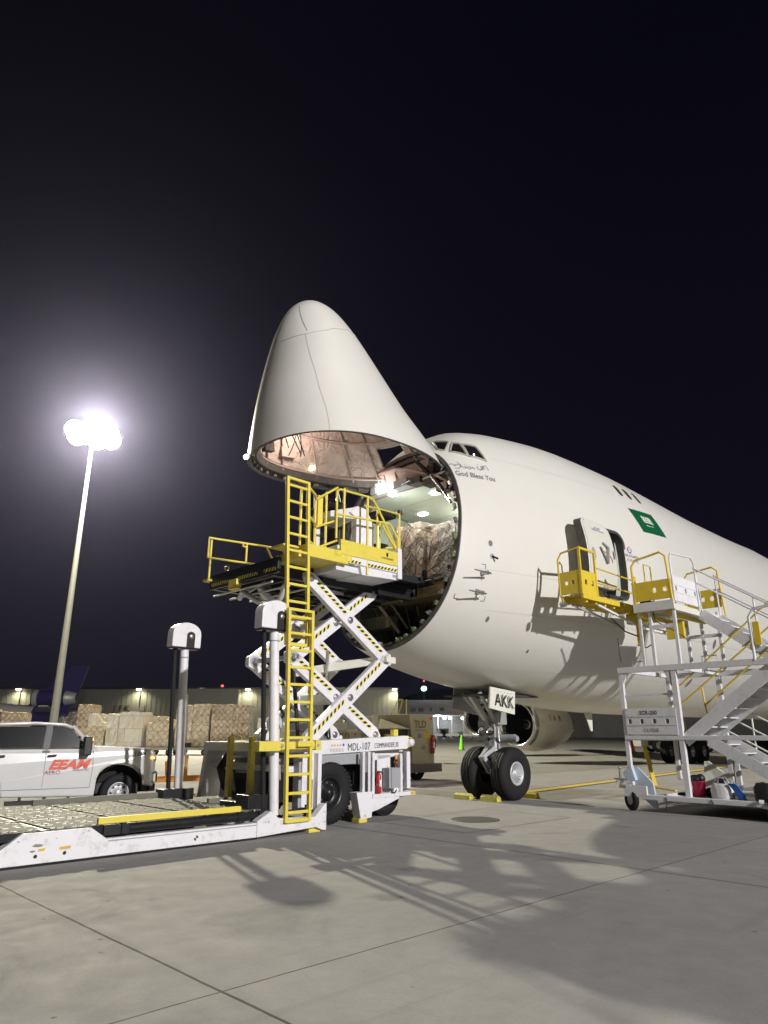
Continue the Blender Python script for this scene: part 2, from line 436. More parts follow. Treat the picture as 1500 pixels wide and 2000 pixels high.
# ---- rim of the opening, with latches
def ring(b,fn,w,prof_in,seg=72,m='rim_dark'):
    vs=[];fs=[]
    for i in range(seg):
        ph=2*math.pi*i/seg
        for p in prof_in(ph): vs.append(fn(*p))
    k=len(prof_in(0))
    for i in range(seg):
        j=(i+1)%seg
        for q in range(k-1): fs.append((i*k+q,i*k+q+1,j*k+q+1,j*k+q))
    b.add(vs,fs,False,m)
def rimprof(ins,ds,sgn):
    def f(ph):
        out=[]
        for i_,d_ in ((0.0,0),(.012,-.02*sgn),(ins,-.02*sgn),(ins,ds),(ins+.10,ds),(ins+.10,ds+.35*sgn)):
            s=rims(ph,0);y,z=sec(s,ph,i_);out.append((s+d_,y,z))
        return out
    return f
b=MB(A);b.keep=True
ring(b,lambda *p:p,0,rimprof(.09,.10,1))
mat('door_seal',(.012,.012,.012),.6)
rimo=b.build('opening_rim',ac)
b=MB(A,'steel')
for i in range(46):
    ph=2*math.pi*(i+.5)/46
    if 1.0<ph<2.1: continue
    s=rims(ph);mm=random.choice(['steel','rim_dark','olive','steel','black_metal'])
    y0,z0=sec(s,ph,.13);y1,z1=sec(s,ph+.045,.13);d=.03+.05*random.random()
    yb,zb=sec(s,ph,.21)
    b.bar((s-d,y0,z0),(s-d,y1,z1),.05,.07,up=(1,0,0),m=mm)
    if i%2==0: b.tube([(s-.05,y0,z0),(s-.05,yb,zb)],.018,6,m='steel')
    if i%3==0: b.bar((s+.05,yb,zb),(s+.25,yb,zb),.07,.06,m='olive')
b.build('latch',rimo)
# ---- doorway frame, hold
b=MB(A,'structure_dark')
pts=[]
def rr(g,n=8):
    P=[];r=.28
    for cx,cz,a0,rad in ((DS1-r,DZ1-r,0,r),(DS0+r,DZ1-r,90,r),(DS0+.12,DZ0+.12,180,.12),(DS1-.12,DZ0+.12,270,.12)):
        for i in range(n+1):
            a=R(a0+90*i/n);P.append((cx+(rad+g)*math.cos(a),cz+(rad+g)*math.sin(a)))
    return P
o_,i_=rr(.05),rr(-.03);nn=len(o_)
vs=[skinz(s,z,.012) for s,z in o_]+[skinz(s,z,.012) for s,z in i_]+[skinz(s,z,-.22) for s,z in i_]
fs=[]
for i in range(nn):
    j=(i+1)%nn;fs+=[(i,j,nn+j,nn+i),(nn+i,nn+j,2*nn+j,2*nn+i)]
b.add(vs,fs);b.keep=True
b.build('doorway_frame',ac)
# inner shell (ribbed lining)
b=MB(A,'hold_wall');b.keep=True
ph_in=[R(a) for a in range(-90,271,6)]
ss=[.12,.4,.8,1.3,2,2.8,3.6]+[4.3,5.3,6.3,7.5,9,10.5]
G_=[[(rims(ph)+q,)+sec(rims(ph)+q,ph,.19) for q in ss] for ph in ph_in];nr,nc=len(G_),len(ss);fs=[]
for i in range(nr-1):
    for j in range(nc-1):
        c=[G_[i][j],G_[i][j+1],G_[i+1][j+1]];s=sum(p[0] for p in c)/3;z=sum(p[2] for p in c)/3
        if c[0][1]>0 and indoor(s,z,.1): continue
        fs.append((i*nc+j,i*nc+j+1,(i+1)*nc+j+1,(i+1)*nc+j))
b.add([p for r in G_ for p in r],fs,True)
b.build('hold_lining',ac)
b=MB(A,'hold_lining')
cz=7.40
def slabz(b,s0,s1,z,th,m,g=.22):
    N_=12;P=[]
    for i in range(N_+1):
        s=s0+(s1-s0)*i/N_;ph=phz(s,z);P.append((s,max(sec(s,ph)[0]-g,.1)))
    pts=[(s,-y,z) for s,y in P]+[(s,y,z) for s,y in reversed(P)]
    b.prism(pts,(0,0,th),m)
slabz(b,4.0,14.6,cz,.05,'hold_lining',.3)
for s in (5.2,6.7,8.2,9.7): b.box(s,s+.015,-1.9,1.9,cz-.004,cz,m='hold_wall')
for y in (-1.2,0,1.2): b.box(4.6,14,y,y+.012,cz-.004,cz,m='hold_wall')
slabz(b,14.5,14.6,4.9,2.2,'hold_wall',.3)
b.build('hold_ceiling',ac)
b=MB(A,'deck_grey');slabz(b,4.05,14.6,4.84,.06,'deck_grey',.25);b.build('hold_floor',ac)
for (s,y) in ((4.85,.1),(4.15,-.72),(5.95,-1.35),(6.4,.9),(8.2,0)):
    b=MB(A,'lamp_hold');b.box(s,s+.16,y,y+.22,cz-.03,cz-.004);b.build('hold_lamp',ac)
b=MB(A,'lamp_white')
for i in range(3):
    for j in range(2): b.box(3.86,3.9,-.84+.10*i,-.75+.10*i,7.44+.10*j-.03*i,7.53+.10*j-.03*i)
b.build('work_lamp',ac)
lamp('hold_light_front',(4.9,0,0),26,(.93,1,.95),.12);bpy.data.objects['hold_light_front'].location=A.w((4.3,-.4,6.75))
lamp('hold_light_rear',A.w((7.0,.2,6.9)),90,(.93,1,.95),.12)
for i_,(s_,y_) in enumerate(((4.6,.1),(5.6,-1.0),(4.9,1.0))):
    lamp('hold_downlight',A.w((s_,y_,7.33)),60,(.93,1,.95),.06,'SPOT',target=A.w((s_,y_,5)),spot=150,blend=.5)
lamp('work_light',A.w((3.6,-.8,7.4)),5,(1,.93,.85),.08)
# forward bulkhead above the hold mouth: arched pinkish panel with equipment boxes
b=MB(A,'pink_panel')
arch=[(-1.55,7.7),(-1.2,7.86),(-.72,7.93),(-.25,7.90),(.2,7.76),(.62,7.55),(1.05,7.38),(1.5,7.1)]
lowe=[(-1.62,7.36),(-1.2,7.36),(-.72,7.36),(-.25,7.36),(.2,7.34),(.62,7.32),(1.05,7.24),(1.5,7.05)]
vs=[(3.95,y,z) for y,z in arch]+[(4.2,y,z) for y,z in lowe]+[(4.4,y,z+.05) for y,z in arch]
k=len(arch)
b.add(vs,[(i,i+1,k+i+1,k+i) for i in range(k-1)]+[(i,i+1,2*k+i+1,2*k+i) for i in range(k-1)],True)
b.tube([(3.93,y,z+.015) for y,z in arch],.03,8)
for y in (-1.1,-.7,-.3): b.tube([(4.1,y,7.38),(3.98,y,7.85)],.018,6)
b.keep=True;b.build('forward_bulkhead',ac)
b=MB(A,'structure_dark')
for (y0,y1,z0,z1) in ((-1.4,-1.2,7.42,7.62),(-1.15,-.95,7.42,7.7),(-.3,.15,7.38,7.58),(.25,.6,7.34,7.5),(.7,1.1,7.2,7.36),(1.1,1.45,6.95,7.15)):
    b.box(3.92,4.2,y0,y1,z0,z1,m=random.choice(['structure_dark','pink_panel','black_metal','grey_paint']))
b.tube([(3.9,.0,7.42),(3.9,.3,7.45),(3.9,.32,7.38)],.015,6,m='steel')
b.build('equipment_box',ac,bevel=.008)
# actuator strut from rim to door
b=MB(A,'chrome');b.cyl((3.9,.9,7.5),(3.85,1.62,6.55),.035);b.cyl((3.7,.72,7.75),(3.9,.95,7.42),.055,m='black_metal');b.build('door_actuator',ac)
# ---- below the deck: beams, struts, avionics
b=MB(A,'wood_panel')
b.box(4.0,4.06,-1.95,1.2,4.6,4.84,m='wood_panel')
for y in (-1.5,-1.0,-.5,0,.5): b.box(3.97,4.0,y,y+.03,4.6,4.82,m='primer')
b.box(3.95,4.0,-1.95,1.2,4.83,4.88,m='structure_dark')
b.box(4.06,5.6,-1.55,1.55,4.55,4.6,m='wood_panel')
b.bar((4.05,-1.0,4.6),(4.35,-.55,3.85),.09,.07,m='cream_block');b.bar((4.25,-.75,4.6),(4.5,-.4,3.95),.05,.05,m='primer')
b.bar((4.1,-1.75,4.6),(4.2,-1.75,3.9),.05,.04,m='wood_panel')
for y0,y1 in ((-1.3,-1.05),(-1.05,-.8),(-.8,-1.05)): b.bar((4.2,y0,4.58),(4.2,y1,4.2),.03,.03,m='primer')
b.box(4.15,4.5,-1.7,-.75,3.98,4.28,m='primer')
for i in range(9): b.box(4.14,4.15,-1.68+.1*i,-1.67+.1*i,4.0,4.26,m='structure_dark')
b.box(4.14,4.2,-.8,-.7,4.0,4.18,m='cream_block')
b.build('floor_beam',ac,bevel=.006)
b=MB(A,'structure_dark')
# avionics bay bulkhead filling the lower lobe
ring_=[(5.4,)+sec(5.4,R(a),.2) for a in range(180,361,6)]
b.face([(p[0],p[1],min(p[2],4.6)) for p in ring_])
for i in range(26):
    y=random.uniform(-1.7,1.5);z=random.uniform(3.1,4.3)
    yw=sec(4.6,phz(4.6,z))[0]-.3
    if abs(y)>yw or y+.5>yw: continue
    b.box(4.7,5.3,y,y+random.uniform(.15,.5),z,z+random.uniform(.1,.35),m=random.choice(['structure_dark','primer','black_metal','structure_dark']))
for i in range(14):
    y=random.uniform(-1.2,1.0);b.tube([(4.5,y,4.5),(4.5,y*.9+random.uniform(-.2,.2),3.9),(4.6,y*.6+random.uniform(-.3,.3),3.5)],.014,5,m=random.choice(['black','steel','primer']))
b.build('lower_bay',ac)
b=MB(A,'cream_block');b.box(4.0,4.2,.50,.82,4.68,4.82);b.build('sill_block',ac,bevel=.01)
b=MB(A,'black_metal');b.box(3.9,4.2,.55,.75,4.9,4.96);b.box(3.95,4.05,.6,.66,4.9,5.15);b.cyl((3.8,.1,4.93),(3.8,.5,4.93),.05);b.box(4.0,4.1,.8,1.15,4.95,5.0,m='steel');b.build('sill_guide',ac)
# ---- raised nose door
b=MB(A,'fuselage_paint')
phd=[R(a) for a in range(-90,271,5)];tt=[(i/44) for i in range(45)];nr=len(phd);nc=len(tt)
grid=[[rotd((rimd(ph)*t*t),*secd(rimd(ph)*t*t,ph)) for t in tt] for ph in phd]
def hole(ph,s): return R(91)<ph<R(116) and 3.05<s<3.52
b.add([p for r in grid for p in r],[(i*nc+j,i*nc+j+1,(i+1)*nc+j+1,(i+1)*nc+j) for i in range(nr-1) for j in range(nc-1) if not hole(phd[i]+R(2.5),rimd(phd[i])*((tt[j]+tt[j+1])/2)**2)],True)
nd=b.build('nose_door',ac,weld=True)
b=MB(A,'insulation');b.keep=True
mat('insulation',(.46,.40,.36),.42,var=.2,scale=2,dirt=.3,dirtcol=(.25,.2,.17))
n=MATS['insulation'].node_tree.nodes;l=MATS['insulation'].node_tree.links;p=n['Principled BSDF']
t=n.new('ShaderNodeTexCoord');nz=n.new('ShaderNodeTexNoise');nz.inputs['Scale'].default_value=3.2;nz.inputs['Detail'].default_value=5;nz.inputs['Distortion'].default_value=2.5;l.new(t.outputs['Object'],nz.inputs['Vector'])
vo=n.new('ShaderNodeTexVoronoi');vo.feature='DISTANCE_TO_EDGE';vo.inputs['Scale'].default_value=2.4;l.new(t.outputs['Object'],vo.inputs['Vector'])
ad=n.new('ShaderNodeMath');ad.operation='ADD';l.new(nz.outputs['Fac'],ad.inputs[0]);l.new(vo.outputs['Distance'],ad.inputs[1])
bp=n.new('ShaderNodeBump');bp.inputs['Strength'].default_value=.9;bp.inputs['Distance'].default_value=.09;l.new(ad.outputs[0],bp.inputs['Height']);l.new(bp.outputs[0],p.inputs['Normal'])
q_=[.1+.9*i/44 for i in range(45)]
grid=[[rotd(rimd(ph)*t*t*.97-.0,*secd(rimd(ph)*t*t*.97+.05,ph,.16)) for t in q_] for ph in phd];nc=len(q_)
b.add([p for r in grid for p in r],[(i*nc+j,i*nc+j+1,(i+1)*nc+j+1,(i+1)*nc+j) for i in range(nr-1) for j in range(nc-1) if not hole(phd[i]+R(2.5),rimd(phd[i])*.97*((q_[j]+q_[j+1])/2)**2)],True)
b.build('insulation_lining',nd)
b=MB(A,'rim_dark');b.keep=True
ring(b,rotd,0,lambda ph:[(rimd(ph),)+secd(rimd(ph),ph,0),(rimd(ph)+.015,)+secd(rimd(ph),ph,.01),(rimd(ph)+.015,)+secd(rimd(ph),ph,.06),(rimd(ph)-.08,)+secd(rimd(ph),ph,.08),(rimd(ph)-.10,)+secd(rimd(ph),ph,.22),(rimd(ph)-.3,)+secd(rimd(ph)-.2,ph,.24)])
b.build('door_rim',nd)
b=MB(A,'pink_frame');mat('pink_frame',(.36,.30,.27),.5,var=.25,scale=6,dirt=.4,dirtcol=(.15,.12,.1))
for f_ in (.93,.72,.5):
    P=[rotd(rimd(R(a))*f_,*secd(rimd(R(a))*f_,R(a),.19)) for a in range(0,360,8)];b.tube(P,.035,6,closed=True)
for a in [0,20,38,60,80,122,140,163,185,204,230,248,262,285,300,325,340]:
    P=[rotd(rimd(R(a))*(.25+.07*i),*secd(rimd(R(a))*(.25+.07*i),R(a),.18)) for i in range(11)];b.tube(P,.028,6)
b.build('frame_rib',nd)
b=MB(A,'black_metal')
for i in range(40):
    a=2*math.pi*i/40;s=rimd(a);y,z=secd(s,a,.13);y2,z2=secd(s,a+.05,.13)
    b.bar(rotd(s-.05,y,z),rotd(s-.05,y2,z2),.05,.06,m=random.choice(['steel','black_metal','rim_dark']))
for k in range(5):
    o_=random.uniform(-.1,.1);P=[]
    for i in range(9):
        t=i/8;P.append(rotd(3.55-1.5*t+.08*math.sin(5*t+k),-.75+.10*k+.12*math.sin(3*t+k),4.75+.25*math.sin(2.2*t+k)+o_))
    b.tube(P,.014,5,m='black')
b.build('door_latch',nd)
# hydraulic/duct pieces inside the door
b=MB(A,'structure_dark')
for (s,y,z,ds,dy,dz) in ((3.1,-1.15,4.25,.3,.15,.25),(3.1,-1.5,5.0,.25,.12,.4)):
    c=[rotd(s+ds*i,y+dy*j,z+dz*k) for k in (0,1) for i,j in ((0,0),(1,0),(1,1),(0,1))];b.hexa(c,m=random.choice(['structure_dark','pink_frame']))
b.build('door_equipment',nd)
b=MB(A,'seam');b.keep=True
def dstrip(pts,w=.012):
    P=[];N=[]
    for s,ph in pts:
        P.append(V(*rotd(*skin(s,ph,.004,sec=secd))));N.append(V(*rotd(*skin(s,ph,.1,sec=secd)))-P[-1])
    for i in range(len(P)-1):
        sd=(P[i+1]-P[i]).cross(N[i])
        if sd.length<1e-9: continue
        sd=sd.normalized()*w/2;b.add([P[i]-sd,P[i+1]-sd,P[i+1]+sd,P[i]+sd],[(0,1,2,3)])
def interp(L,n=12):
    out=[]
    for (a,b_) in zip(L,L[1:]):
        for i in range(n): out.append((a[0]+(b_[0]-a[0])*i/n,a[1]+(b_[1]-a[1])*i/n))
    return out+[L[-1]]
dstrip(interp([(1.26,-1.5),(1.27,-1.2),(1.27,-.74),(1.18,-.24),(.92,.36),(.8,1.2)]),.014)
dstrip(interp([(1.28,-.81),(2.25,-.69),(3.15,-.67),(3.7,-.7)]),.009)
dstrip(interp([(.34,-1.07),(.88,-.88),(1.18,-.76)]),.020)
b.build('door_seam',nd)
b=MB(A,'lamp_white');c=rotd(3.70,-.82,3.58);b.ball(c,.055,10);b.build('chin_lamp',nd)
b=MB(A,'steel');b.cyl(rotd(3.62,-.78,3.66),c,.03);b.build('lamp_bracket',nd)
lamp('door_interior_light',A.w(rotd(3.1,-.7,5.2)),65,(1,.74,.62),.15)
b=MB(A,'lamp_warm');c=rotd(3.5,-1.5,6.0);b.ball(c,.05,8);b.build('door_lamp',nd)
# small bracket marks
b=MB(A,'text_black');b.keep=True
def L_mark(b,s,z,dx,dz,w=.012,L=.1):
    for (s0,z0,s1,z1) in ((s,z,s+dx*L,z),(s,z,s,z+dz*L)):
        if s0==s1: q=[(s0-w/2,z0),(s0+w/2,z0),(s0+w/2,z1),(s0-w/2,z1)]
        else: q=[(s0,z0-w/2),(s1,z0-w/2),(s1,z0+w/2),(s0,z0+w/2)]
        b.face([skinz(a,c,.004) for a,c in q])
L_mark(b,4.20,5.05,-1,-1);L_mark(b,4.30,4.28,-1,1);L_mark(b,3.56,4.28,1,1)
b.build('corner_mark',ac)
# probes
for (s,z) in ((4.12,4.86),(4.07,4.46)):
    b=MB(A,'steel');p0=V(*skinz(s,z));p1=V(*skinz(s,z,.20))
    b.bar(p0,p1+V(-.03,0,0),.035,.09,up=(0,0,1));b.tube([p1+V(.05,0,0),p1+V(-.50,0,.0)],[.024,.013],8);b.box(s-.05,s+.05,p0.y-.01,p0.y+.03,z-.05,z+.05,m='grey_paint');b.build('pitot_probe',ac)
b=MB(A,'text_grey');b.face([skinz(4.347+.055*math.cos(R(a)),5.55+.07*math.sin(R(a)),.005) for a in range(0,360,20)]);b.build('static_port',ac)
b=MB(A,'grey_paint');b.face([skinz(4.372+.06*math.cos(R(a)),5.26+.06*math.sin(R(a)),.005) for a in range(0,360,20)]);p0=V(*skinz(4.37,5.26));b.bar(p0,p0+V(.06,.12,-.07),.02,.04,m='black');b.build('vane_sensor',ac)
for (s,z,r) in ((4.55,3.93,.06),(6.12,3.36,.035),(14.4,4.12,.14),(16.59,4.69,.14),(16.64,4.35,.14),(13.96,2.99,.12),(10.6,3.9,.035)):
    b=MB(A,'text_grey' if r>.05 else 'black');b.face([skinz(s+r*.7*math.cos(R(a)),z+r*math.sin(R(a)),.005) for a in range(0,360,20)]);b.build('access_port',ac)
# ---- cockpit windows
def patch(b,pts,off,m,nsub=5):
    """quad of (s,ph) corners mapped on the skin"""
    vs=[];k=nsub+1
    for i in range(k):
        for j in range(k):
            u,v=i/nsub,j/nsub
            s=(pts[0][0]*(1-u)+pts[1][0]*u)*(1-v)+(pts[3][0]*(1-u)+pts[2][0]*u)*v
            ph=(pts[0][1]*(1-u)+pts[1][1]*u)*(1-v)+(pts[3][1]*(1-u)+pts[2][1]*u)*v
            vs.append(skin(s,ph,off))
    b.add(vs,[(i*k+j,(i+1)*k+j,(i+1)*k+j+1,i*k+j+1) for i in range(nsub) for j in range(nsub)],True,m)
def outline(b,pts,off,r,m):
    P=[];k=len(pts)
    for i in range(k):
        a,c=pts[i],pts[(i+1)%k]
        for j in range(5): P.append(skin(a[0]+(c[0]-a[0])*j/5,a[1]+(c[1]-a[1])*j/5,off))
    b.tube(P,r,6,m,closed=True)
CW=[[(4.372,1.35),(4.447,1.146),(4.147,1.06),(4.1,1.16)],[(4.447,1.091),(4.547,1.028),(4.472,.842),(4.197,1.004)],[(4.572,.997),(4.847,.904),(4.897,.743),(4.497,.836)]]
for q in CW:
    b=MB(A,'glass_dark');b.keep=True;patch(b,q,.006,'glass_dark');g=b.build('cockpit_window',ac)
    b=MB(A,'window_frame');outline(b,q,.008,.026,'window_frame');b.build('window_frame',g)
b=MB(A,'lamp_warm');b.ball(skin(4.66,.83,.0),.022,8);b.build('cockpit_lamp',ac)
for s0,s1 in ((9.993,10.093),(10.493,10.542),(11.017,11.092)):
    b=MB(A,'window_shade');b.keep=True
    pr=[]
    for i in range(20):
        a=2*math.pi*i/20;u=.5+.5*math.copysign(abs(math.cos(a))**.6,math.cos(a));v=.5+.5*math.copysign(abs(math.sin(a))**.6,math.sin(a))
        z=7.92+.37*v;s=(s0+s1)/2-.10+.2*u;pr.append(skinz(s,z,.006))
    b.face(pr);b.build('upper_window',ac)
# ---- lettering
def skintext(name,txt,size,s0,z0,slope=0,shear=0,bold=0,m='text_black',sx=1,off=.006):
    b=MB(A,m);b.keep=True
    text(b,txt,size,lambda x,y:skinz(s0+x,z0+y+slope*x,off),shear,bold,sx=sx);return b.build(name,ac)
skintext('lettering','God Bless You',.20,4.40,7.19,slope=.0,shear=.25,bold=.003,m='text_grey',sx=.84)
b=MB(A,'text_grey');b.keep=True
def stroke(b,P,w,off=.006):
    for i in range(len(P)-1):
        (x0,y0),(x1,y1)=P[i],P[i+1];L=math.hypot(x1-x0,y1-y0) or 1;nx,ny=-(y1-y0)/L*w/2,(x1-x0)/L*w/2
        b.face([skinz(a,c,off) for a,c in ((x0-nx,y0-ny),(x1-nx,y1-ny),(x1+nx,y1+ny),(x0+nx,y0+ny))])
def curve(P,n=6):
    out=[]
    for i in range(len(P)-1):
        p0=P[max(i-1,0)];p1=P[i];p2=P[i+1];p3=P[min(i+2,len(P)-1)]
        for j in range(n):
            t=j/n;out.append(tuple(.5*((2*p1[k])+(-p0[k]+p2[k])*t+(2*p0[k]-5*p1[k]+4*p2[k]-p3[k])*t*t+(-p0[k]+3*p1[k]-3*p2[k]+p3[k])*t**3) for k in (0,1)))
    return out+[P[-1]]
# calligraphy, drawn in a box 0..1 x 0..1
CAL=[[(0,.62),(.06,.72),(.14,.55),(.08,.5)],[(.06,.2),(.14,.14),(.22,.3),(.26,.62),(.22,.95)],[(.14,.55),(.22,.62),(.3,.3)],[(.3,.3),(.34,.2),(.38,.35),(.34,.42)],[(.38,.3),(.44,.12),(.5,.3),(.46,.42),(.42,.3)],[(.48,.2),(.54,.3),(.58,.12),(.55,.4)],[(.7,.55),(.69,.2),(.75,.05),(.78,.2)],[(.78,.2),(.82,.6)],[(.80,.12),(.87,.62)],[(.86,.15),(.9,.65)],[(.93,.7),(.98,.45),(.99,.1)],[(.36,.62),(.375,.63)],[(.42,.6),(.435,.61)],[(.62,.2),(.63,.21)],[(.73,.75),(.75,.8)]]
for c in CAL: stroke(b,[(3.92+.92*x,7.36+.24*y+.10*x) for x,y in curve(c)],.018)
b.build('calligraphy',ac)
# national flag on the fuselage
FQ=[(9.918,7.49),(11.292,7.58),(11.692,6.93),(10.243,6.83)]
def fl(u,v,off=.006):
    s=(FQ[0][0]*(1-u)+FQ[1][0]*u)*(1-v)+(FQ[3][0]*(1-u)+FQ[2][0]*u)*v
    z=(FQ[0][1]*(1-u)+FQ[1][1]*u)*(1-v)+(FQ[3][1]*(1-u)+FQ[2][1]*u)*v
    return skinz(s,z,off)
b=MB(A,'flag_green');b.keep=True;k=8
b.add([fl(i/k,j/k) for i in range(k+1) for j in range(k+1)],[(i*(k+1)+j,(i+1)*(k+1)+j,(i+1)*(k+1)+j+1,i*(k+1)+j+1) for i in range(k) for j in range(k)])
flag=b.build('flag',ac)
b=MB(A,'flag_white');b.keep=True
def fst(P,w):
    for i in range(len(P)-1):
        (x0,y0),(x1,y1)=P[i],P[i+1];L=math.hypot(x1-x0,y1-y0) or 1;nx,ny=-(y1-y0)/L*w/2,(x1-x0)/L*w/2
        b.face([fl(a,c,.009) for a,c in ((x0-nx,y0-ny),(x1-nx,y1-ny),(x1+nx,y1+ny),(x0+nx,y0+ny))])
for r_ in (.26,.36,.46):
    for i in range(9):
        x=.30+i*.045;fst(curve([(x,r_),(x+.015,r_+.07),(x+.035,r_+.03),(x+.045,r_+.08)],3),.016)
        if i%2: fst([(x+.02,r_-.05),(x+.02,r_+.06)],.014)
for i in range(6): fst([(.32+i*.07,.24),(.32+i*.07,.5)],.013)
fst(curve([(.32,.66),(.45,.665),(.62,.66)],4),.022);fst([(.34,.63),(.35,.70)],.02)
b.build('emblem',flag)
# operator logo
b=MB(A,'text_grey');b.keep=True
text(b,'AIR ATLANTA',.10,lambda x,y:skinz(9.32+x,5.93+y,.006),bold=.001)
text(b,'E U R O P E',.10,lambda x,y:skinz(9.34+x,5.81+y,.006),bold=.001)
b.build('operator_lettering',ac)
b=MB(A,'blue_decal');b.keep=True
stroke(b,[(9.25+.085*math.cos(R(a)),6.13+.085*math.sin(R(a))) for a in range(150,400,15)],.03)
b.m='orange_red';stroke(b,[(9.24+.05*math.cos(R(a)),6.16+.05*math.sin(R(a))) for a in range(0,300,20)],.02)
b.build('operator_emblem',ac)
# ---- passenger door swung forward
b=MB(A,'door_inner');mat('door_inner',(.66,.655,.58),.4,var=.03)
yo=3.14
def dr(u,v,d):   # u 0..1 forward->aft, v 0..1 up, d depth outward
    s=6.62+1.30*u+.06*v;z=4.80+1.70*v
    return (s+.0*v,yo+d+.10*(1-(2*v-1)**2)-.16*v,z)
def rrect(n=6,r=.13,g=0):
    P=[]
    for cx,cy,a0 in ((1-r*1.35,1-r,0),(r*1.35,1-r,90),(r*1.35,r,180),(1-r*1.35,r,270)):
        for i in range(n+1):
            a=R(a0+90*i/n);P.append((cx+r*1.35*math.cos(a),cy+r*math.sin(a)))
    return P
RP=rrect()
RR=[]
for (x,y),(x2,y2) in zip(RP,RP[1:]+RP[:1]):
    RR.append((x,y))
    if abs(y2-y)>.3:
        for i in range(1,7): RR.append((x+(x2-x)*i/7,y+(y2-y)*i/7))
nR=len(RR);vs=[dr(x,y,0) for x,y in RR]+[dr(x,y,.2) for x,y in RR]
b.add(vs,[(i,(i+1)%nR,nR+(i+1)%nR,nR+i) for i in range(nR)],False,'rim_dark')
b.add([dr(x,y,.2) for x,y in RR]+[dr(.5+(x-.5)*.93,.5+(y-.5)*.96,.225) for x,y in RR],[(i,(i+1)%nR,nR+(i+1)%nR,nR+i) for i in range(nR)],True)
# face as strips
def dstripface(m,d,f,g):
    rows=[(.5+(i/12-.5)*g) for i in range(13)]
    for y0,y1 in zip(rows,rows[1:]):
        def w_(v):
            e=abs(v-.5)*2; return .5*(1-max(0,(e-.74)/.26)**2.2*.38)*f
        b.add([dr(.5-w_(y0),y0,d),dr(.5+w_(y0),y0,d),dr(.5+w_(y1),y1,d),dr(.5-w_(y1),y1,d)],[(0,1,2,3)],True,m)
dstripface('door_inner',.226,.96,.985);dstripface('fuselage_paint',-.002,.98,.99)
b.keep=False
pd=b.build('passenger_door',ac)
b=MB(A,'rim_dark')
b.face([dr(.17+.065*math.cos(R(a)),.45+.10*math.sin(R(a))*1.0,.232) for a in range(0,360,20)],m='grey_paint');b.build('door_window',pd)
b=MB(A,'text_grey')
b.bar(dr(.42,.58,.25),dr(.60,.36,.27),.035,.04);b.bar(dr(.60,.36,.27),dr(.70,.60,.27),.05,.05,m='grey_paint');b.bar(dr(.70,.60,.27),dr(.55,.66,.25),.05,.04,m='grey_paint')
P=[dr(.55+.28*math.cos(R(a)),.40+.13*math.sin(R(a)),.236) for a in range(0,110,12)];b.tube(P,.01,5,m='orange_red')
b.bar(dr(.9,.46,.25),dr(.9,.58,.25),.02,.02)
b.build('door_handle',pd)
b=MB(A,'white');b.keep=True;b.face([dr(x,y,.232) for x,y in ((.3,.80),(.72,.80),(.72,.90),(.3,.90))])
b.m='text_black'
for yy in (.862,.825): 
    text(b,'DO NOT' if yy>.84 else 'OPERATE DOOR',.075,lambda x,y:dr(.51+x/1.3,yy+y/1.7,.236))
b.build('door_placard',pd)
b=MB(A,'steel');b.bar((8.05,2.98,5.9),(7.5,3.12,5.9),.05,.08);b.bar((8.05,3.0,5.2),(7.5,3.15,5.2),.05,.08);b.build('door_hinge_arm',pd)
# ---- nose gear
tr=MB(A,'steel')
gs=7.17
tr.cyl((gs+.0,0,2.5),(gs,0,1.15),.12,m='rim_white');tr.cyl((gs,0,1.2),(gs,0,.62),.075,m='chrome');tr.cyl((gs,0,1.02),(gs,0,.8),.12,m='steel')
tr.cyl((gs,-.5,.62),(gs,.5,.62),.06,m='steel')
tr.bar((gs-.1,-.2,1.62),(gs-.1,.2,1.62),.25,.36,m='galvanised');tr.bar((gs-.05,0,1.3),(gs-.3,0,1.3),.16,.12,m='steel')
tr.cyl((gs,.02,1.42),(gs+.05,.62,1.42),.1,m='grey_paint');tr.cyl((gs,.5,1.42),(gs,.72,1.42),.07,m='grey_paint');tr.cyl((gs,-.6,1.42),(gs,0,1.42),.09,m='grey_paint')
tr.bar((6.45,-.12,2.45),(gs-.05,-.05,1.7),.12,.12,m='cream_white')
for k in range(10):
    y=random.uniform(-.3,.4);tr.tube([(gs-.1+random.uniform(-.05,.2),y,2.3),(gs-.12,y*.6,1.8),(gs-.15,y*.8,1.35)],.014,5,m=random.choice(['black','black_metal','steel','primer']))
tr.cyl((6.35,.25,2.5),(gs,.12,1.75),.05,m='rim_white');tr.cyl((6.35,-.3,2.5),(gs,-.15,1.75),.05,m='galvanised');tr.box(gs-.2,gs+.15,-.3,.32,1.75,2.05,m='galvanised');tr.cyl((gs-.1,-.5,2.2),(gs-.1,.5,2.2),.08,m='steel')
tr.box(gs-.26,gs-.22,-.28,.05,1.45,1.85,m='far_white');tr.cyl((gs,0,1.15),(gs,0,.95),.14,m='rim_white');tr.bar((gs-.02,.16,1.3),(gs-.02,.2,.7),.04,.05,m='rim_white')
ng=tr.build('nose_gear_strut',ac,bevel=.008)
b=MB(A,'rim_white')
for y in (-.12,.12):
    b.bar((gs-.12,y,1.22),(gs-.5,y*.35,.98),.05,.08);b.bar((gs-.5,y*.35,.98),(gs-.1,y,.62),.05,.10)
b.cyl((gs-.5,-.09,.98),(gs-.5,.09,.98),.04);b.build('torque_link',ng)
for y in (-.16,.12):
    b=MB(A,'black');b.lathe((gs-.28,y,1.6),(-1,.3,0),[(-.06,.06),(-.02,.10),(.02,.11)],16);b.m='chrome';b.lathe((gs-.28,y,1.6),(-1,.3,0),[(-.02,.02),(.0,.08),(.012,.09)],16);b.build('taxi_lamp',ng)
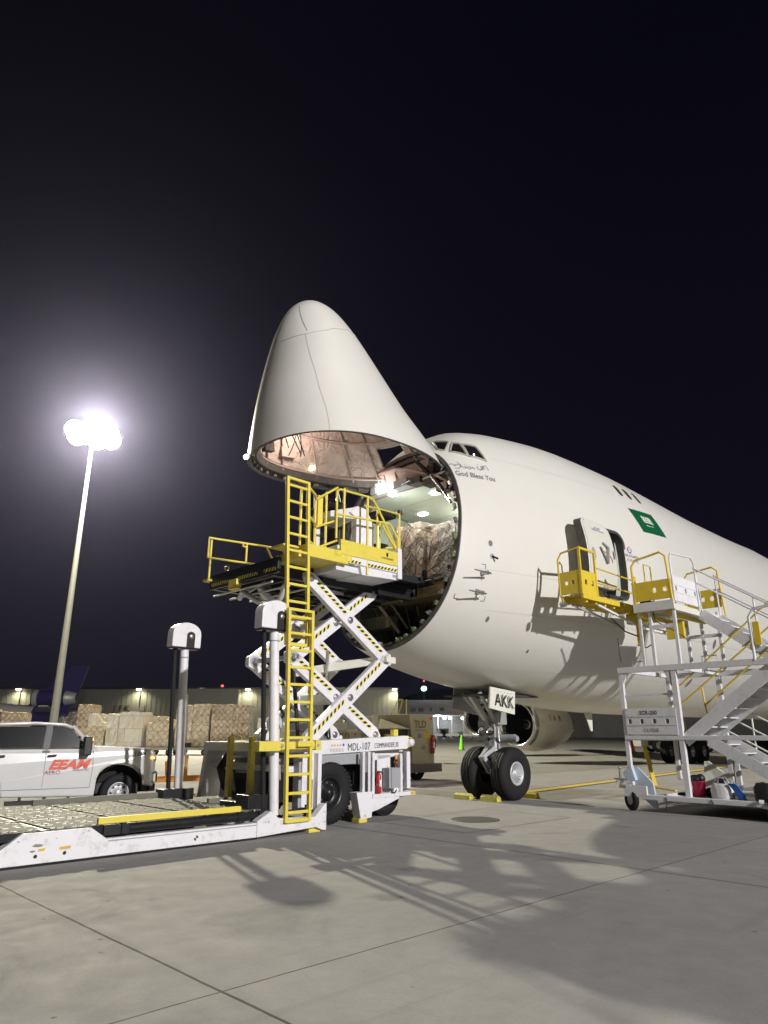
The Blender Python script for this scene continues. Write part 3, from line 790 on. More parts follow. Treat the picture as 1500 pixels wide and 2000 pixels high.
def tyre_prof(w,ro,ri):
    return [(-w*.40,ri),(-w*.49,ri+.25*(ro-ri)),(-w*.5,ri+.55*(ro-ri)),(-w*.44,ri+.83*(ro-ri)),(-w*.3,ro*.985),(-w*.24,ro*.99),(-w*.225,ro*.965),(-w*.195,ro*.965),(-w*.18,ro*.997),(-w*.07,ro),(-w*.055,ro*.97),(-w*.025,ro*.97),(-w*.01,ro),(w*.09,ro),(w*.105,ro*.97),(w*.135,ro*.97),(w*.15,ro*.998),(w*.24,ro*.99),(w*.3,ro*.985),(w*.44,ri+.83*(ro-ri)),(w*.5,ri+.55*(ro-ri)),(w*.49,ri+.25*(ro-ri)),(w*.40,ri)]
for y in (-.46,.46):
    b=MB(A,'rubber');w_=.47
    b.lathe((gs,y,.61),(0,1,0),tyre_prof(w_,.615,.27),48)
    ty=b.build('nose_wheel',ac)
    b=MB(A,'rim_white');sg=1 if y>0 else -1
    b.lathe((gs,y,.61),(0,sg,0),[(.19,.275),(.205,.27),(.20,.235),(.13,.225),(.10,.10),(.19,.085),(.20,.05),(.20,0)],36)
    for k in range(18):
        a=2*math.pi*k/18;c,s_=math.cos(a),math.sin(a)
        b.bar((gs+.10*c,y+sg*.135,.61+.10*s_),(gs+.22*c,y+sg*.16,.61+.22*s_),.018,.03,up=(0,1,0))
    b.m='black';b.lathe((gs,y,.61),(0,sg,0),[(.112,.22),(.105,.11)],30,m='black')
    b.build('wheel_rim',ty)
# gear doors
b=MB(A,'cream_white')
def slab(b,P,d,m=None): b.prism(P,d,m)
slab(b,[(6.06,.82,2.61),(7.1,.78,2.53),(6.95,.84,1.98),(5.94,.86,2.11)],(0,-.05,0))
for i in range(6): b.ball((6.2+.13*i,.83,2.52-.01*i),.012,6,m='galvanised')
gd=b.build('gear_door',ac,bevel=.01)
b=MB(A,'text_black');b.keep=True
def gp(x,y):
    return (6.52+x*1.0+(y)*.05,.868-.0*x,2.145-x*.09+y)
text(b,'AKK',.42,gp,bold=.0,sx=.92);b.build('registration_letters',gd)
b=MB(A,'galvanised');slab(b,[(6.62,-.82,2.7),(7.75,-.8,2.6),(7.65,-.86,2.0),(6.58,-.86,2.15)],(0,.04,0));b.build('gear_door',ac,bevel=.01,label='grimy inner face of the far nose gear door')
b=MB(A,'structure_dark');b.box(6.1,8.2,-.7,.7,2.42,2.46);b.build('gear_well',ac)
b=MB(A,'cream_white');b.prism([(11.6,0,2.18),(12.05,0,2.18),(12.0,0,1.6),(11.9,0,1.6)],(0,.03,0));b.build('blade_antenna',ac)
# ---- wings and engines
def wing(sg,name):
    b=MB(A,'far_white')
    st=[(21,3.0,4.1,13.5,1.3),(27,11.7,4.6,9.5,.9),(35,21,5.4,6.2,.55),(43,30.5,6.3,3.2,.3)]
    vs=[]
    for (s,y,z,c,t) in st:
        for (u,h) in ((0,0),(.12,.4),(.4,.55),(.75,.3),(1,0),(.75,-.15),(.4,-.4),(.12,-.35)): vs.append((s+u*c,sg*y,z+h*t))
    fs=[]
    for i in range(3):
        for k in range(8): fs.append((i*8+k,i*8+(k+1)%8,(i+1)*8+(k+1)%8,(i+1)*8+k))
    fs.append(tuple(range(24,32)));b.add(vs,fs,True);b.build(name,ac)
wing(1,'wing');wing(-1,'wing')
def engine(s,y,z,vis):
    b=MB(A,'nacelle_paint');c=(s,y,z)
    b.lathe(c,(1,0,0),[(.35,1.24),(.7,1.36),(1.5,1.42),(2.6,1.36),(3.6,1.12),(4.1,.98)],40)
    b.lathe(c,(1,0,0),[(4.1,.98),(4.12,.7),(5.0,.55),(5.05,.3),(5.6,.03)],28,m='steel')
    b.prism([(s+1.6,y-.15,z+1.2),(s+7,y-.15,z+2.2),(s+6.5,y-.15,z+3.4),(s+3,y-.15,z+2.2)],(0,.3,0))
    e=b.build('engine',ac)
    b=MB(A,'steel');b.lathe(c,(1,0,0),[(.35,1.24),(.12,1.21),(0,1.14),(.0,1.08),(.15,1.02),(.4,1.0)],40,m='inlet_lip');b.build('inlet_lip',e)
    b=MB(A,'black_metal');b.lathe(c,(1,0,0),[(.4,1.0),(1.1,1.05),(1.3,1.05)],36);b.lathe(c,(1,0,0),[(1.25,1.05),(1.3,.02)],36,m='black')
    for k in range(30):
        a=2*math.pi*k/30;b.bar((s+1.1,y+.3*math.cos(a),z+.3*math.sin(a)),(s+1.2,y+1.02*math.cos(a+.12),z+1.02*math.sin(a+.12)),.10,.015,up=(1,.5,0),m='black_metal')
    b.build('inlet_fan',e)
    b=MB(A,'steel');b.lathe(c,(1,0,0),[(.75,.02),(.9,.15),(1.15,.32),(1.25,.34)],24,m='black');b.lathe(c,(1,0,0),[(.93,.20),(1.0,.245)],24,m='far_white');b.build('spinner',e)
    return e
mat('nacelle_paint',(.66,.63,.54),.4,var=.08,scale=2,dirt=.3,dirtcol=(.25,.22,.17));mat('inlet_lip',(.6,.6,.6),.25,metal=.8)
e3=engine(24.6,-11.7,1.98,1)
b=MB(A,'text_red');b.keep=True
def nac(x,y):
    ph=.12+y/1.4;r=1.425;return (26.3+x,-11.7+r*math.cos(ph),1.98+r*math.sin(ph))
text(b,'I  A  R',.42,nac,bold=.01);b.build('nacelle_lettering',e3)
engine(24.6,11.7,1.98,0);engine(32.6,20.8,2.5,0);engine(32.6,-20.8,2.5,0)
# main gear
for (s,y) in ((31.0,-5.5),(31.0,5.5),(34.0,-1.9),(34.0,1.9)):
    b=MB(A,'black_metal');b.cyl((s,y,2.6),(s,y,.7),.16);b.bar((s-.8,y,.62),(s+.8,y,.62),.18,.2);mg=b.build('main_gear_strut',ac)
    for ds in (-.74,.74):
        for dy in (-.56,.56):
            b=MB(A,'rubber');b.lathe((s+ds,y+dy,.62),(0,1,0),tyre_prof(.46,.62,.27),28);b.lathe((s+ds,y+dy,.62),(0,1,0),[(-.18,.27),(-.1,.1),(.1,.1),(.18,.27)],20,m='steel');b.build('main_wheel',mg)
# tail
b=MB(A,'far_white')
b.prism([(58,-.2,7.5),(69,-.2,7.6),(71,-.2,19),(66,-.2,19)],(0,.4,0));b.build('tail_fin',ac)
# ================================================================ GROUND
m=bpy.data.materials.new('concrete');m.use_nodes=True;MATS['concrete']=m
n=m.node_tree.nodes;l=m.node_tree.links;p=n['Principled BSDF']
geo=n.new('ShaderNodeNewGeometry')
# rotate into slab frame
mp=n.new('ShaderNodeMapping');mp.vector_type='TEXTURE'
mp.inputs['Location'].default_value=(A.o.x,A.o.y,0);mp.inputs['Rotation'].default_value=(0,0,A.rz);l.new(geo.outputs['Position'],mp.inputs[0])
sx=n.new('ShaderNodeSeparateXYZ');l.new(mp.outputs[0],sx.inputs[0])
def M(op,a,b=None,c=None):
    q=n.new('ShaderNodeMath');q.operation=op
    for i,v in enumerate((a,b,c)):
        if v is None: continue
        if isinstance(v,(int,float)): q.inputs[i].default_value=v
        else: l.new(v,q.inputs[i])
    return q.outputs[0]
def noise(sc,det=5,ro=.55,vec=None,dist=0):
    q=n.new('ShaderNodeTexNoise');q.inputs['Scale'].default_value=sc;q.inputs['Detail'].default_value=det;q.inputs['Roughness'].default_value=ro;q.inputs['Distortion'].default_value=dist
    l.new(vec or mp.outputs[0],q.inputs['Vector']);return q.outputs['Fac']
def mr(v,a,b,c,d):
    q=n.new('ShaderNodeMapRange');q.inputs[1].default_value=a;q.inputs[2].default_value=b;q.inputs[3].default_value=c;q.inputs[4].default_value=d;l.new(v,q.inputs[0]);return q.outputs[0]
LS,LY=5.82,5.75
wob=M('MULTIPLY',M('SUBTRACT',noise(1.3,4),.5),.03)
def joint(co,off,L,wd):
    x=M('ADD',M('ADD',co,-off),wob);f=M('ABSOLUTE',M('SUBTRACT',M('FRACT',M('ADD',M('DIVIDE',x,L),.5)),.5));d=M('MULTIPLY',f,L)
    return mr(d,wd*.5,wd*1.3,1,0),M('FLOOR',M('ADD',M('DIVIDE',x,L),0.0))
yl=M('MULTIPLY',sx.outputs['Y'],-1)
j1,c1=joint(sx.outputs['X'],-4.82,LS,.013);j2,c2=joint(yl,6.87,LY,.008)
jj=M('MAXIMUM',j1,j2)
cv=n.new('ShaderNodeCombineXYZ');l.new(c1,cv.inputs[0]);l.new(c2,cv.inputs[1])
wn_=n.new('ShaderNodeTexWhiteNoise');wn_.noise_dimensions='3D';l.new(cv.outputs[0],wn_.inputs[0])
v=M('ADD',M('MULTIPLY',noise(.3,8,.66,dist=.5),.13),M('MULTIPLY',noise(3.2,10,.75),.15))
v=M('ADD',v,M('MULTIPLY',noise(38,8,.8),.12))
v=M('ADD',v,M('MULTIPLY',wn_.outputs['Value'],.012))
v=M('ADD',v,.074)
# dark stains and spots
st=mr(noise(.55,6,.6,dist=1.6),.60,.74,0,1);v=M('MULTIPLY',v,M('SUBTRACT',1,M('MULTIPLY',st,.26)))
vo=n.new('ShaderNodeTexVoronoi');vo.inputs['Scale'].default_value=1.9;vo.inputs['Randomness'].default_value=1;l.new(mp.outputs[0],vo.inputs['Vector'])
spt=mr(vo.outputs['Distance'],.025,.05,1,0);v=M('MULTIPLY',v,M('SUBTRACT',1,M('MULTIPLY',spt,.55)))
v=M('MULTIPLY',v,M('SUBTRACT',1,M('MULTIPLY',jj,.80)))
wv=n.new('ShaderNodeVectorMath');wv.operation='ADD';nzv=n.new('ShaderNodeTexNoise');nzv.inputs['Scale'].default_value=.9;nzv.inputs['Detail'].default_value=8;nzv.inputs['Roughness'].default_value=.7;l.new(mp.outputs[0],nzv.inputs['Vector']);l.new(mp.outputs[0],wv.inputs[0]);l.new(nzv.outputs['Color'],wv.inputs[1])
vc=n.new('ShaderNodeTexVoronoi');vc.feature='DISTANCE_TO_EDGE';vc.inputs['Scale'].default_value=.16;l.new(wv.outputs[0],vc.inputs['Vector'])
crk=M('MULTIPLY',mr(vc.outputs['Distance'],.0006,.0022,1,0),mr(noise(.35,3),.5,.62,0,1));v=M('MULTIPLY',v,M('SUBTRACT',1,M('MULTIPLY',crk,.45)))
mp2=n.new('ShaderNodeMapping');mp2.inputs['Scale'].default_value=(.12,2.6,1);mp2.inputs['Rotation'].default_value=(0,0,.12);l.new(mp.outputs[0],mp2.inputs[0])
tm=mr(noise(1.1,4,.6,vec=mp2.outputs[0],dist=.4),.60,.70,0,1);v=M('MULTIPLY',v,M('SUBTRACT',1,M('MULTIPLY',tm,.13)))
vo2=n.new('ShaderNodeTexVoronoi');vo2.inputs['Scale'].default_value=.42;l.new(mp.outputs[0],vo2.inputs['Vector'])
oil=M('MULTIPLY',mr(M('ADD',vo2.outputs['Distance'],M('MULTIPLY',noise(7,5),.12)),.11,.16,1,0),.30);v=M('MULTIPLY',v,M('SUBTRACT',1,oil))
stk=mr(noise(9,6,.8,dist=.3),.66,.78,0,1);v=M('MULTIPLY',v,M('SUBTRACT',1,M('MULTIPLY',stk,.18)))
# stain haloes along joints
j3,_c=joint(sx.outputs['X'],-4.82,LS,.10);v=M('MULTIPLY',v,M('SUBTRACT',1,M('MULTIPLY',j3,.07)))
cb=n.new('ShaderNodeCombineColor');l.new(v,cb.inputs[0]);l.new(M('MULTIPLY',v,.975),cb.inputs[1]);l.new(M('MULTIPLY',v,.95),cb.inputs[2]);l.new(cb.outputs[0],p.inputs['Base Color'])
l.new(mr(noise(3,5),.3,.7,.78,.95),p.inputs['Roughness']);p.inputs['Specular IOR Level'].default_value=.28
hb=M('ADD',M('MULTIPLY',noise(55,6,.7),.5),M('ADD',M('MULTIPLY',noise(6,5),.6),M('MULTIPLY',jj,-1.5)))
bp=n.new('ShaderNodeBump');bp.inputs['Strength'].default_value=.35;bp.inputs['Distance'].default_value=.012;l.new(hb,bp.inputs['Height']);l.new(bp.outputs[0],p.inputs['Normal'])
b=MB(W0,'concrete');b.keep=True
b.face([(-1500,1500,0),(-1500,-2500,0),(1500,-2500,0),(1500,1500,0)])
g=b.build('ground');tag(g,'pale stained concrete apron with sawn joints','apron',kind='structure')
# yellow lead-in line with dark edges
mat('line_yellow',(.60,.46,.10),.6,var=.15,scale=5,dirt=.5,dirtcol=(.25,.2,.1));mat('line_black',(.03,.03,.03),.7)
b=MB(A,'line_black');b.keep=True
def ln(b,s0,y0,s1,y1,wd,z,m):
    d=V(s1-s0,y1-y0,0).normalized();q=V(-d.y,d.x,0)*wd/2;P=[V(s0,y0,z)-q,V(s1,y1,z)-q,V(s1,y1,z)+q,V(s0,y0,z)+q];b.face(P,m=m)
ln(b,8.3,-.6,45,-4.1,.62,.004,'line_black')
b2=MB(A,'line_yellow');b2.keep=True;ln(b2,8.3,-.6,45,-4.1,.40,.008,'line_yellow')
tag(b.build('line_edging'),'black edging under the yellow taxi line','line',kind='structure')
tag(b2.build('painted_line'),'yellow taxi line running back from the nose wheels','line',kind='structure')
# manhole cover with its own slab outline
b=MB(A,'manhole_iron');mat('manhole_iron',(.075,.068,.06),.6,var=.2,bump=.4,bscale=60)
b.lathe((3.45,2.3,0),(0,0,1),[(-.02,.46),(.008,.46),(.012,.44),(.012,.40),(.009,.395),(.012,.38),(.012,0)],40)
mh=b.build('manhole_cover');tag(mh,'round dark iron manhole cover set in the concrete','manhole cover')
b=MB(A,'line_black');b.keep=True
Rm=[(1.9,3.35),(5.05,3.35),(5.05,1.3),(1.9,1.3)]
for i in range(4): ln(b,*Rm[i],*Rm[(i+1)%4],.016,.004,'line_black')
tag(b.build('joint_line'),'sawn joint framing the manhole slab','joint',kind='structure')
# ================================================================ LIGHT MASTS
def mast(x,y,h,label):
    F=Frame((x,y),math.atan2(-x,12-y))
    t=thing('floodlight_mast',label,'light mast',F,(0,0,0))
    b=MB(F,'galvanised');b.tube([(0,0,0),(0,0,h*.5),(0,0,h)],[.34,.24,.13],20,m='pole_grey');b.lathe((0,0,0),(0,0,1),[(0,.6),(.06,.6),(.06,.42)],20,smooth=False);b.build('pole',t)
    b=MB(F,'galvanised');b.tube([(1.0*math.cos(a),1.55*math.sin(a),h-.6) for a in [2*math.pi*i/24 for i in range(24)]],.06,6,closed=True)
    b.bar((-1,0,h-.6),(1,0,h-.6),.1,.1);b.bar((0,-1.55,h-.6),(0,1.55,h-.6),.1,.1);b.build('head_ring',t)
    for i in range(10):
        a=2*math.pi*(i+.5)/10;c=V(.7*math.cos(a),1.6*math.sin(a),h-.5-.42*(i%2))
        b=MB(F,'grey_paint');d=V(.82,.25*math.sin(a),-.52).normalized();b.lathe(c,d,[(-.25,.2),(-.2,.35),(.08,.6),(.1,.6)],20)
        f=b.build('floodlight',t)
        b=MB(F,'lamp_mast');b.lathe(c+d*.1,d,[(0,.86),(.03,.86),(.05,.7),(.06,0)],24);b.build('lens',f)  # discs wider than the housings, shaped to merge into the lamp's glare
    return t
mat('lamp_mast',(1,1,1),.5,emit=(1,.96,.86),estr=45)
mast(-27,59,28.6,'tall tapered floodlight mast shining over the pickup truck')
# ================================================================ CARGO LOADER
mat('tape_amber',(.66,.42,.04),.5,dirt=.4);mat('bare_metal',(.22,.21,.17),.5,var=.3)
ld=thing('cargo_loader','white scissor-lift cargo loader with yellow ladder, raised to the open hold','cargo loader',A,(1,0,0))
def stripes(b,p0,p1,wv,n,off,my='hazard_yellow',mk='black',slant=.5,duty=.5):
    """hazard tape from p0 to p1, width vector wv, offset vector off"""
    p0=V(*p0);p1=V(*p1);wv=V(*wv);off=V(*off);d=(p1-p0)/n
    b.face([p0+off,p1+off,p1+wv+off,p0+wv+off],m=my)
    for i in range(n):
        a=p0+d*i+off*1.6;b.face([a,a+d*duty,a+d*(duty+slant)*.999+wv if i<n-1 else a+d*(duty+min(slant,1-duty))+wv,a+d*slant+wv],m=mk)
# -- low transfer deck
b=MB(A,'deck_grey')
b.box(-7.4,-.95,-1.62,1.5,.30,.40,m='black_metal')
for s0 in (-7.35,-6.25,-5.15,-4.05,-2.95,-1.85):
    for y0,y1 in ((-1.58,-.62),(-.56,.42),(.48,1.46)):
        b.box(s0,s0+1.02,y0,y1,.40,.415)
for s0 in [-7.2+.27*i for i in range(24)]:
    for j in range(12):
        y=-1.45+.262*j+(.08 if j%2 else 0);s=s0+random.uniform(-.02,.02)
        if (s+7.35)%1.1>1.0: continue
        b.box(s-.085,s+.08,y-.016,y+.016,.4145,.4175,m='black_metal');b.ball((s,y,.413),.019,8,m='galvanised')
for y in (-.59,.45): b.box(-7.35,-.98,y-.015,y+.015,.402,.419,m='black_metal')
b.build('transfer_deck',ld)
b=MB(A,'yellow_loader');b.box(-3.44,-1.25,1.5,1.56,.415,.495);b.box(-7.4,-4.72,1.5,1.56,.415,.495);b.build('edge_rail',ld,bevel=.006)
b=MB(A,'white_worn');b.box(-3.2,-.9,-1.68,-1.62,.40,.50,m='deck_grey');b.box(-7.4,-4.0,-1.66,-1.62,.3,.42,m='deck_grey');b.box(-.98,-.1,.1,.16,.42,.50,m='deck_grey');b.build('far_guide_rail',ld)
b=MB(A,'black_metal');b.cyl((-3.0,1.5,.335),(-1.05,1.5,.335),.065,seg=20);b.cyl((-1.3,1.5,.335),(-1.16,1.5,.335),.078,seg=20);b.box(-3.35,-3.0,1.38,1.55,.27,.40,m='black');b.box(-3.12,-3.06,1.4,1.58,.28,.41,m='black');b.build('drive_roller',ld)
# -- long side beams
for y0,y1,nm in ((1.38,1.55,0),(-1.72,-1.55,1)):
    b=MB(A,'white_worn')
    P=[(-7.6,.03),(-.93,.03),(-.93,.235),(-3.3,.235),(-3.52,.385),(-4.36,.385),(-4.62,.2),(-7.6,.2)]
    b.prism([(s,y0,z) for s,z in P],(0,y1-y0,0));b.box(-7.6,-.93,y0+.01,y1-.012,.0,.03,m='dark_gap')  # black strip paints the shadow under the beam
    if nm==0:
        b.box(-3.28,-.95,y1,y1+.012,.2,.212,m='grey_paint')
        for s,z in ((-4.18,.115),(-3.83,.12)):
            b.face([(s+.022*math.cos(R(a)),y1+.004,z+.022*math.sin(R(a))) for a in range(0,360,24)],m='black')
        b.face([(-3.9,y1+.003,.165),(-3.76,y1+.003,.165),(-3.76,y1+.003,.197),(-3.9,y1+.003,.197)],m='tape_amber')
        b.face([(-4.16,y1+.003,.17),(-4.08,y1+.003,.17),(-4.07,y1+.003,.2),(-4.15,y1+.003,.197)],m='tape_amber')
        for c0 in ((-4.17,.235,.05),(-4.22,.175,.03),(-3.62,.33,.012),(-4.4,.3,.015),(-3.95,.30,.010),(-3.55,.35,.014)):
            b.face([(c0[0]+c0[2]*1.3*random.uniform(.6,1.1)*math.cos(R(a)),y1+.0025,c0[1]+c0[2]*.5*random.uniform(.6,1.1)*math.sin(R(a))) for a in range(0,360,30)],m='bare_metal')
        for q in ((-2.02,.0,'black'),(0,0,0)):
            if q[2]==0: break
            s,z,r_=-1.98,.12,.035
            for a0 in (0,180): b.face([(s,y1+.004,z)]+[(s+r_*math.cos(R(a)),y1+.004,z+r_*math.sin(R(a))) for a in range(a0,a0+91,15)],m='black')
    b.build('side_beam',ld,bevel=.006)
# -- corner bracket, lift columns
for sg,y0,y1 in ((1,1.42,1.57),(-1,-1.72,-1.57)):
    b=MB(A,'white_worn')
    P=[(-.95,.03),(-.95,.26),(-.70,.385),(-.54,.27),(.18,.24),(.24,.28),(.40,.43),(.43,.43),(.43,.02),(.34,.03),(.22,.08),(-.3,.06)]
    b.prism([(s,y0,z) for s,z in P],(0,y1-y0,0))
    for s,z in ((-.80,.235),(-.74,.235),(.37,.3),(.37,.15),(.40,.3),(.40,.15)): b.face([(s+.008*math.cos(R(a)),y1+.003,z+.008*math.sin(R(a))) for a in range(0,360,45)],m='black')
    b.build('corner_bracket',ld,bevel=.008)
def column(sb,st,yb,yt,zb,zt):
    b=MB(A,'white')
    b.tube([(sb,yb,zb),(st,yt,zt)],.082,24)
    for z in (zt-.22,):
        t=(z-zb)/(zt-zb);b.lathe((sb+(st-sb)*t,yb,z),(0,0,1),[(0,.083),(0,.092),(.02,.092),(.02,.083)],24,m='grey_paint')
    b.build('lift_column',ld)
    b=MB(A,'rubber')
    P=[];rs=[];k=130
    for i in range(k):
        t=i/(k-1);P.append((sb-.20+(st-sb)*t,yb-.02,zb+.1+(zt-zb-.05)*t));rs.append(.036+.012*(i%2))
    b.tube(P,rs,10);b.box(sb-.30,sb-.13,yb-.1,yb+.04,zb-.02,zb+.1,m='black_metal')
    b.build('chain_hose',ld)
    b=MB(A,'galvanised');b.tube([(sb+.15,yb-.08,zb+.5),(st+.19,yt-.08,zt-.9)],.018,8);b.bar((sb+.0,yb-.08,zb+.9),(sb+.22,yb-.08,zb+.9),.09,.09,m='black_metal');b.build('guide_rod',ld)
    # hood: arch-topped box with slot
    b=MB(A,'white');c=st-.03;w_=.31;z0=zt-.02
    P=[(c-w_,z0),(c+w_,z0),(c+w_,z0+.27)]+[(c+w_*math.cos(R(a)),z0+.27+.22*math.sin(R(a))) for a in range(15,180,15)]+[(c-w_,z0+.27)]
    b.prism([(s,yt-.11,z) for s,z in P],(0,.24,0))
    sl=[(c-.01,z0-.01),(c+.17,z0-.01),(c+.17,z0+.25)]+[(c+.08+.09*math.cos(R(a)),z0+.25+.065*math.sin(R(a))) for a in range(30,180,30)]+[(c-.01,z0+.25)]
    b.face([(s,yt+.134,z) for s,z in sl],m='black')
    b.lathe((c+.09,yt+.136,z0+.22),(0,1,0),[(0,.05),(.015,.045),(.02,.0)],16,m='steel')
    b.box(c-w_+.02,c+w_-.02,yt-.10,yt+.12,z0-.035,z0,m='black_metal')
    b.build('column_hood',ld,bevel=.02)
column(-.50,-.66,1.36,1.36,.30,3.27)
column(-.60,-.72,-1.6,-1.6,.43,3.2)
b=MB(A,'black');b.box(-1.0,-.38,-1.72,-1.4,.36,.56);b.box(-.95,-.45,-1.7,-1.42,.36,.46,m='dark_gap');b.build('column_foot',ld,bevel=.01)
b=MB(A,'black_metal');b.box(-1.0,-.62,1.0,1.36,.30,.62);b.box(-.98,-.6,.5,1.0,.3,.5,m='black');b.build('hose_guard',ld,bevel=.01)
# -- ladders
def ladder(y,s0b,s0t,s1b,s1t,zb,zt,n,nm):
    b=MB(A,'yellow_loader')
    b.bar((s0b,y,zb),(s0t,y,zt),.055,.07,up=(0,1,0));b.bar((s1b,y,zb),(s1t,y,zt),.055,.07,up=(0,1,0))
    for i in range(n):
        t=(i+.5)/n;z=zb+(zt-zb)*t;b.bar((s0b+(s0t-s0b)*t,y,z),(s1b+(s1t-s1b)*t,y,z),.035,.045)
    b.bar((s0b,y,zb+.02),(s1b,y,zb+.02),.05,.06);b.bar((s0t,y,zt-.02),(s1t,y,zt-.02),.04,.05)
    b.build(nm,ld,bevel=.006)
ladder(1.60,-.44,-.54,.03,-.03,.20,3.62,12,'lower_ladder')
ladder(1.47,-.47,-.60,-.02,-.12,3.0,6.06,10,'upper_ladder')
b=MB(A,'yellow_loader');b.box(-1.02,-.6,1.45,1.62,1.28,1.43);b.box(-.6,.2,1.53,1.58,1.30,1.42);b.box(-.28,.05,1.585,1.66,1.34,1.43);b.box(.12,.24,1.5,1.62,1.28,1.44)
for s in (-.56,.17): b.lathe((s,1.60 if s<0 else 1.62,1.36),(0,1,0),[(0,.03),(.012,.028),(.012,0)],12,m='grey_paint')
b.build('ladder_bracket',ld,bevel=.006)
# -- chassis
for sg in (1,-1):
    b=MB(A,'white');y1=.98 if sg>0 else -1.28
    b.prism([(.05,y1,1.16),(3.0,y1,1.25),(3.05,y1,1.30),(3.05,y1,1.50),(.05,y1,1.40)],(0,-.2*sg,0))
    if sg>0:
        b.prism([(.45,y1-.03,1.16),(1.9,y1-.03,1.2),(1.9,y1-.03,.98),(1.55,y1-.03,1.0),(.45,y1-.03,.98)],(0,-.1,0),m='grey_paint')
    fr=b.build('chassis_beam',ld,bevel=.008)
    if sg>0:
        b=MB(A,'text_black');b.keep=True
        text(b,'MDL-107',.19,lambda x,z:(1.68+x,y1+.006,1.245+z+.03*x),bold=0,sx=.80)
        text(b,'COMMANDER 30.',.13,lambda x,z:(2.42+x,y1+.006,1.285+z+.03*x),bold=0,sx=.66)
        b.build('lettering',fr)
        b=MB(A,'text_red');b.keep=True
        for i in range(5):
            c=V(1.0+.068*i,y1+.004,1.255);b.face([c+V(.026*math.cos(R(a)),0,.026*math.sin(R(a))) for a in range(0,360,24)]);b.face([c+V(.02*math.cos(R(a)),.003,.02*math.sin(R(a))) for a in range(0,360,24)],m='white')
        for i in range(4):
            c=V(1.01+.068*i,y1+.004,1.325);b.face([c+V(-.026,0,0),c+V(.026,0,0),c+V(0,0,.045)],m='tape_amber')
        c=V(1.29,y1+.004,1.345);b.face([c+V(.025*math.cos(R(a)),0,.025*math.sin(R(a))) for a in range(0,360,24)],m='blue_decal')
        b.build('warning_decals',fr)
b=MB(A,'grey_paint');b.box(.3,1.9,-1.2,.7,1.05,1.15);b.box(.05,.2,-1.2,.9,1.15,1.35,m='white');b.box(2.85,2.95,-1.2,.9,1.2,1.4,m='white')
b.box(.3,2.9,-1.1,.6,.6,1.1,m='black_metal');b.build('chassis_frame',ld)
b=MB(A,'yellow_loader');b.lathe((3.08,.93,1.38),(0,1,0),[(-.05,.10),(.05,.10),(.055,.085)],20);b.m='white';b.lathe((3.1,1.0,1.37),(0,1,0),[(-.02,.075),(.03,.07),(.035,0)],20);b.box(2.7,2.82,.8,.9,1.5,1.62,m='yellow_loader');b.build('guide_wheel',ld)
# -- wheels
for (s,y) in ((1.0,.83),(1.0,-1.1),(2.7,.5),(2.7,-.9)):
    b=MB(A,'rubber');r=.53 if s<2 else .4
    b.lathe((s,y,r),(0,1,0),tyre_prof(.34,r,.29 if s<2 else .2),44)
    for k in range(40):
        a=2*math.pi*k/40
        for sg in (-1,1):
            b.bar((s+r*.97*math.cos(a),y+sg*.03,r+r*.97*math.sin(a)),(s+r*.95*math.cos(a+.05),y+sg*.155,r+r*.95*math.sin(a+.05)),.05,.035,up=(math.cos(a),0,math.sin(a)))
    ty=b.build('wheel',ld)
    b=MB(A,'black_metal');sg=1 if y>0 else -1
    b.lathe((s,y,r),(0,sg,0),[(.15,.29),(.165,.275),(.10,.24),(.02,.21),(.03,.13),(.10,.12),(.11,.08),(.16,.07),(.165,0)],32)
    for k in range(8):
        a=2*math.pi*k/8;b.cyl((s+.165*math.cos(a),y+sg*.02,r+.165*math.sin(a)),(s+.165*math.cos(a),y+sg*.05,r+.165*math.sin(a)),.015,seg=6,m='steel')
    b.build('rim',ty)
# -- scissor arms
def arm(s0,z0,s1,z1,y,sg,tape=True,w_=.27):
    b=MB(A,'white');d=V(s1-s0,0,z1-z0);L=d.length;d.normalize();u=V(-d.z,0,d.x);P0=V(s0,y,z0)-d*.12;P1=V(s1,y,z1)+d*.12;h=w_/2
    poly=[P0-u*h*.55,P0-u*h*.0-d*.05,P0+u*h*.55,P0+u*h+d*.15,P1+u*h-d*.15,P1+u*h*.55,P1+d*.05,P1-u*h*.55,P1-u*h-d*.15,P0-u*h+d*.15]
    b.prism([p-V(0,.06,0) for p in poly],(0,.12,0))
    if tape:
        q=y+sg*.06
        for t0,t1 in ((.06,.44),(.58,.93)):
            a=V(s0,q,z0)+d*L*t0;c=V(s0,q,z0)+d*L*t1
            stripes(b,a+u*h*.05,c+u*h*.05,u*.062,max(3,int(L*(t1-t0)/.115)),(0,sg*.004,0),slant=.45)
    mid=V((s0+s1)/2,y,(z0+z1)/2)
    for c in (V(s0,y,z0),V(s1,y,z1),mid):
        b.lathe(c,(0,sg,0),[(.05,.07),(.085,.068),(.085,.045),(.10,.042),(.10,0)],18,m='steel')
    b.build('scissor_arm',ld,bevel=.006)
JL,JR,TL_,TR_,BL,BR=(.36,2.92),(2.68,3.02),(.62,4.45),(2.42,4.42),(.68,1.42),(2.50,1.52)
for y,sg in ((.65,1),(-.9,-1)):
    o2=-.14*sg
    arm(*TL_,*JR,y,1);arm(*JL,*TR_,y+o2,1)
    arm(*BL,*JR,y+.0,1);arm(*JL,*BR,y+o2,1)
b=MB(A,'cream_white')
b.bar((JR[0]-.02,-1.1,JR[1]),(JR[0]-.02,.8,JR[1]),.12,.12);b.bar((JL[0],-1.0,JL[1]),(JL[0],.7,JL[1]),.08,.08,m='steel')
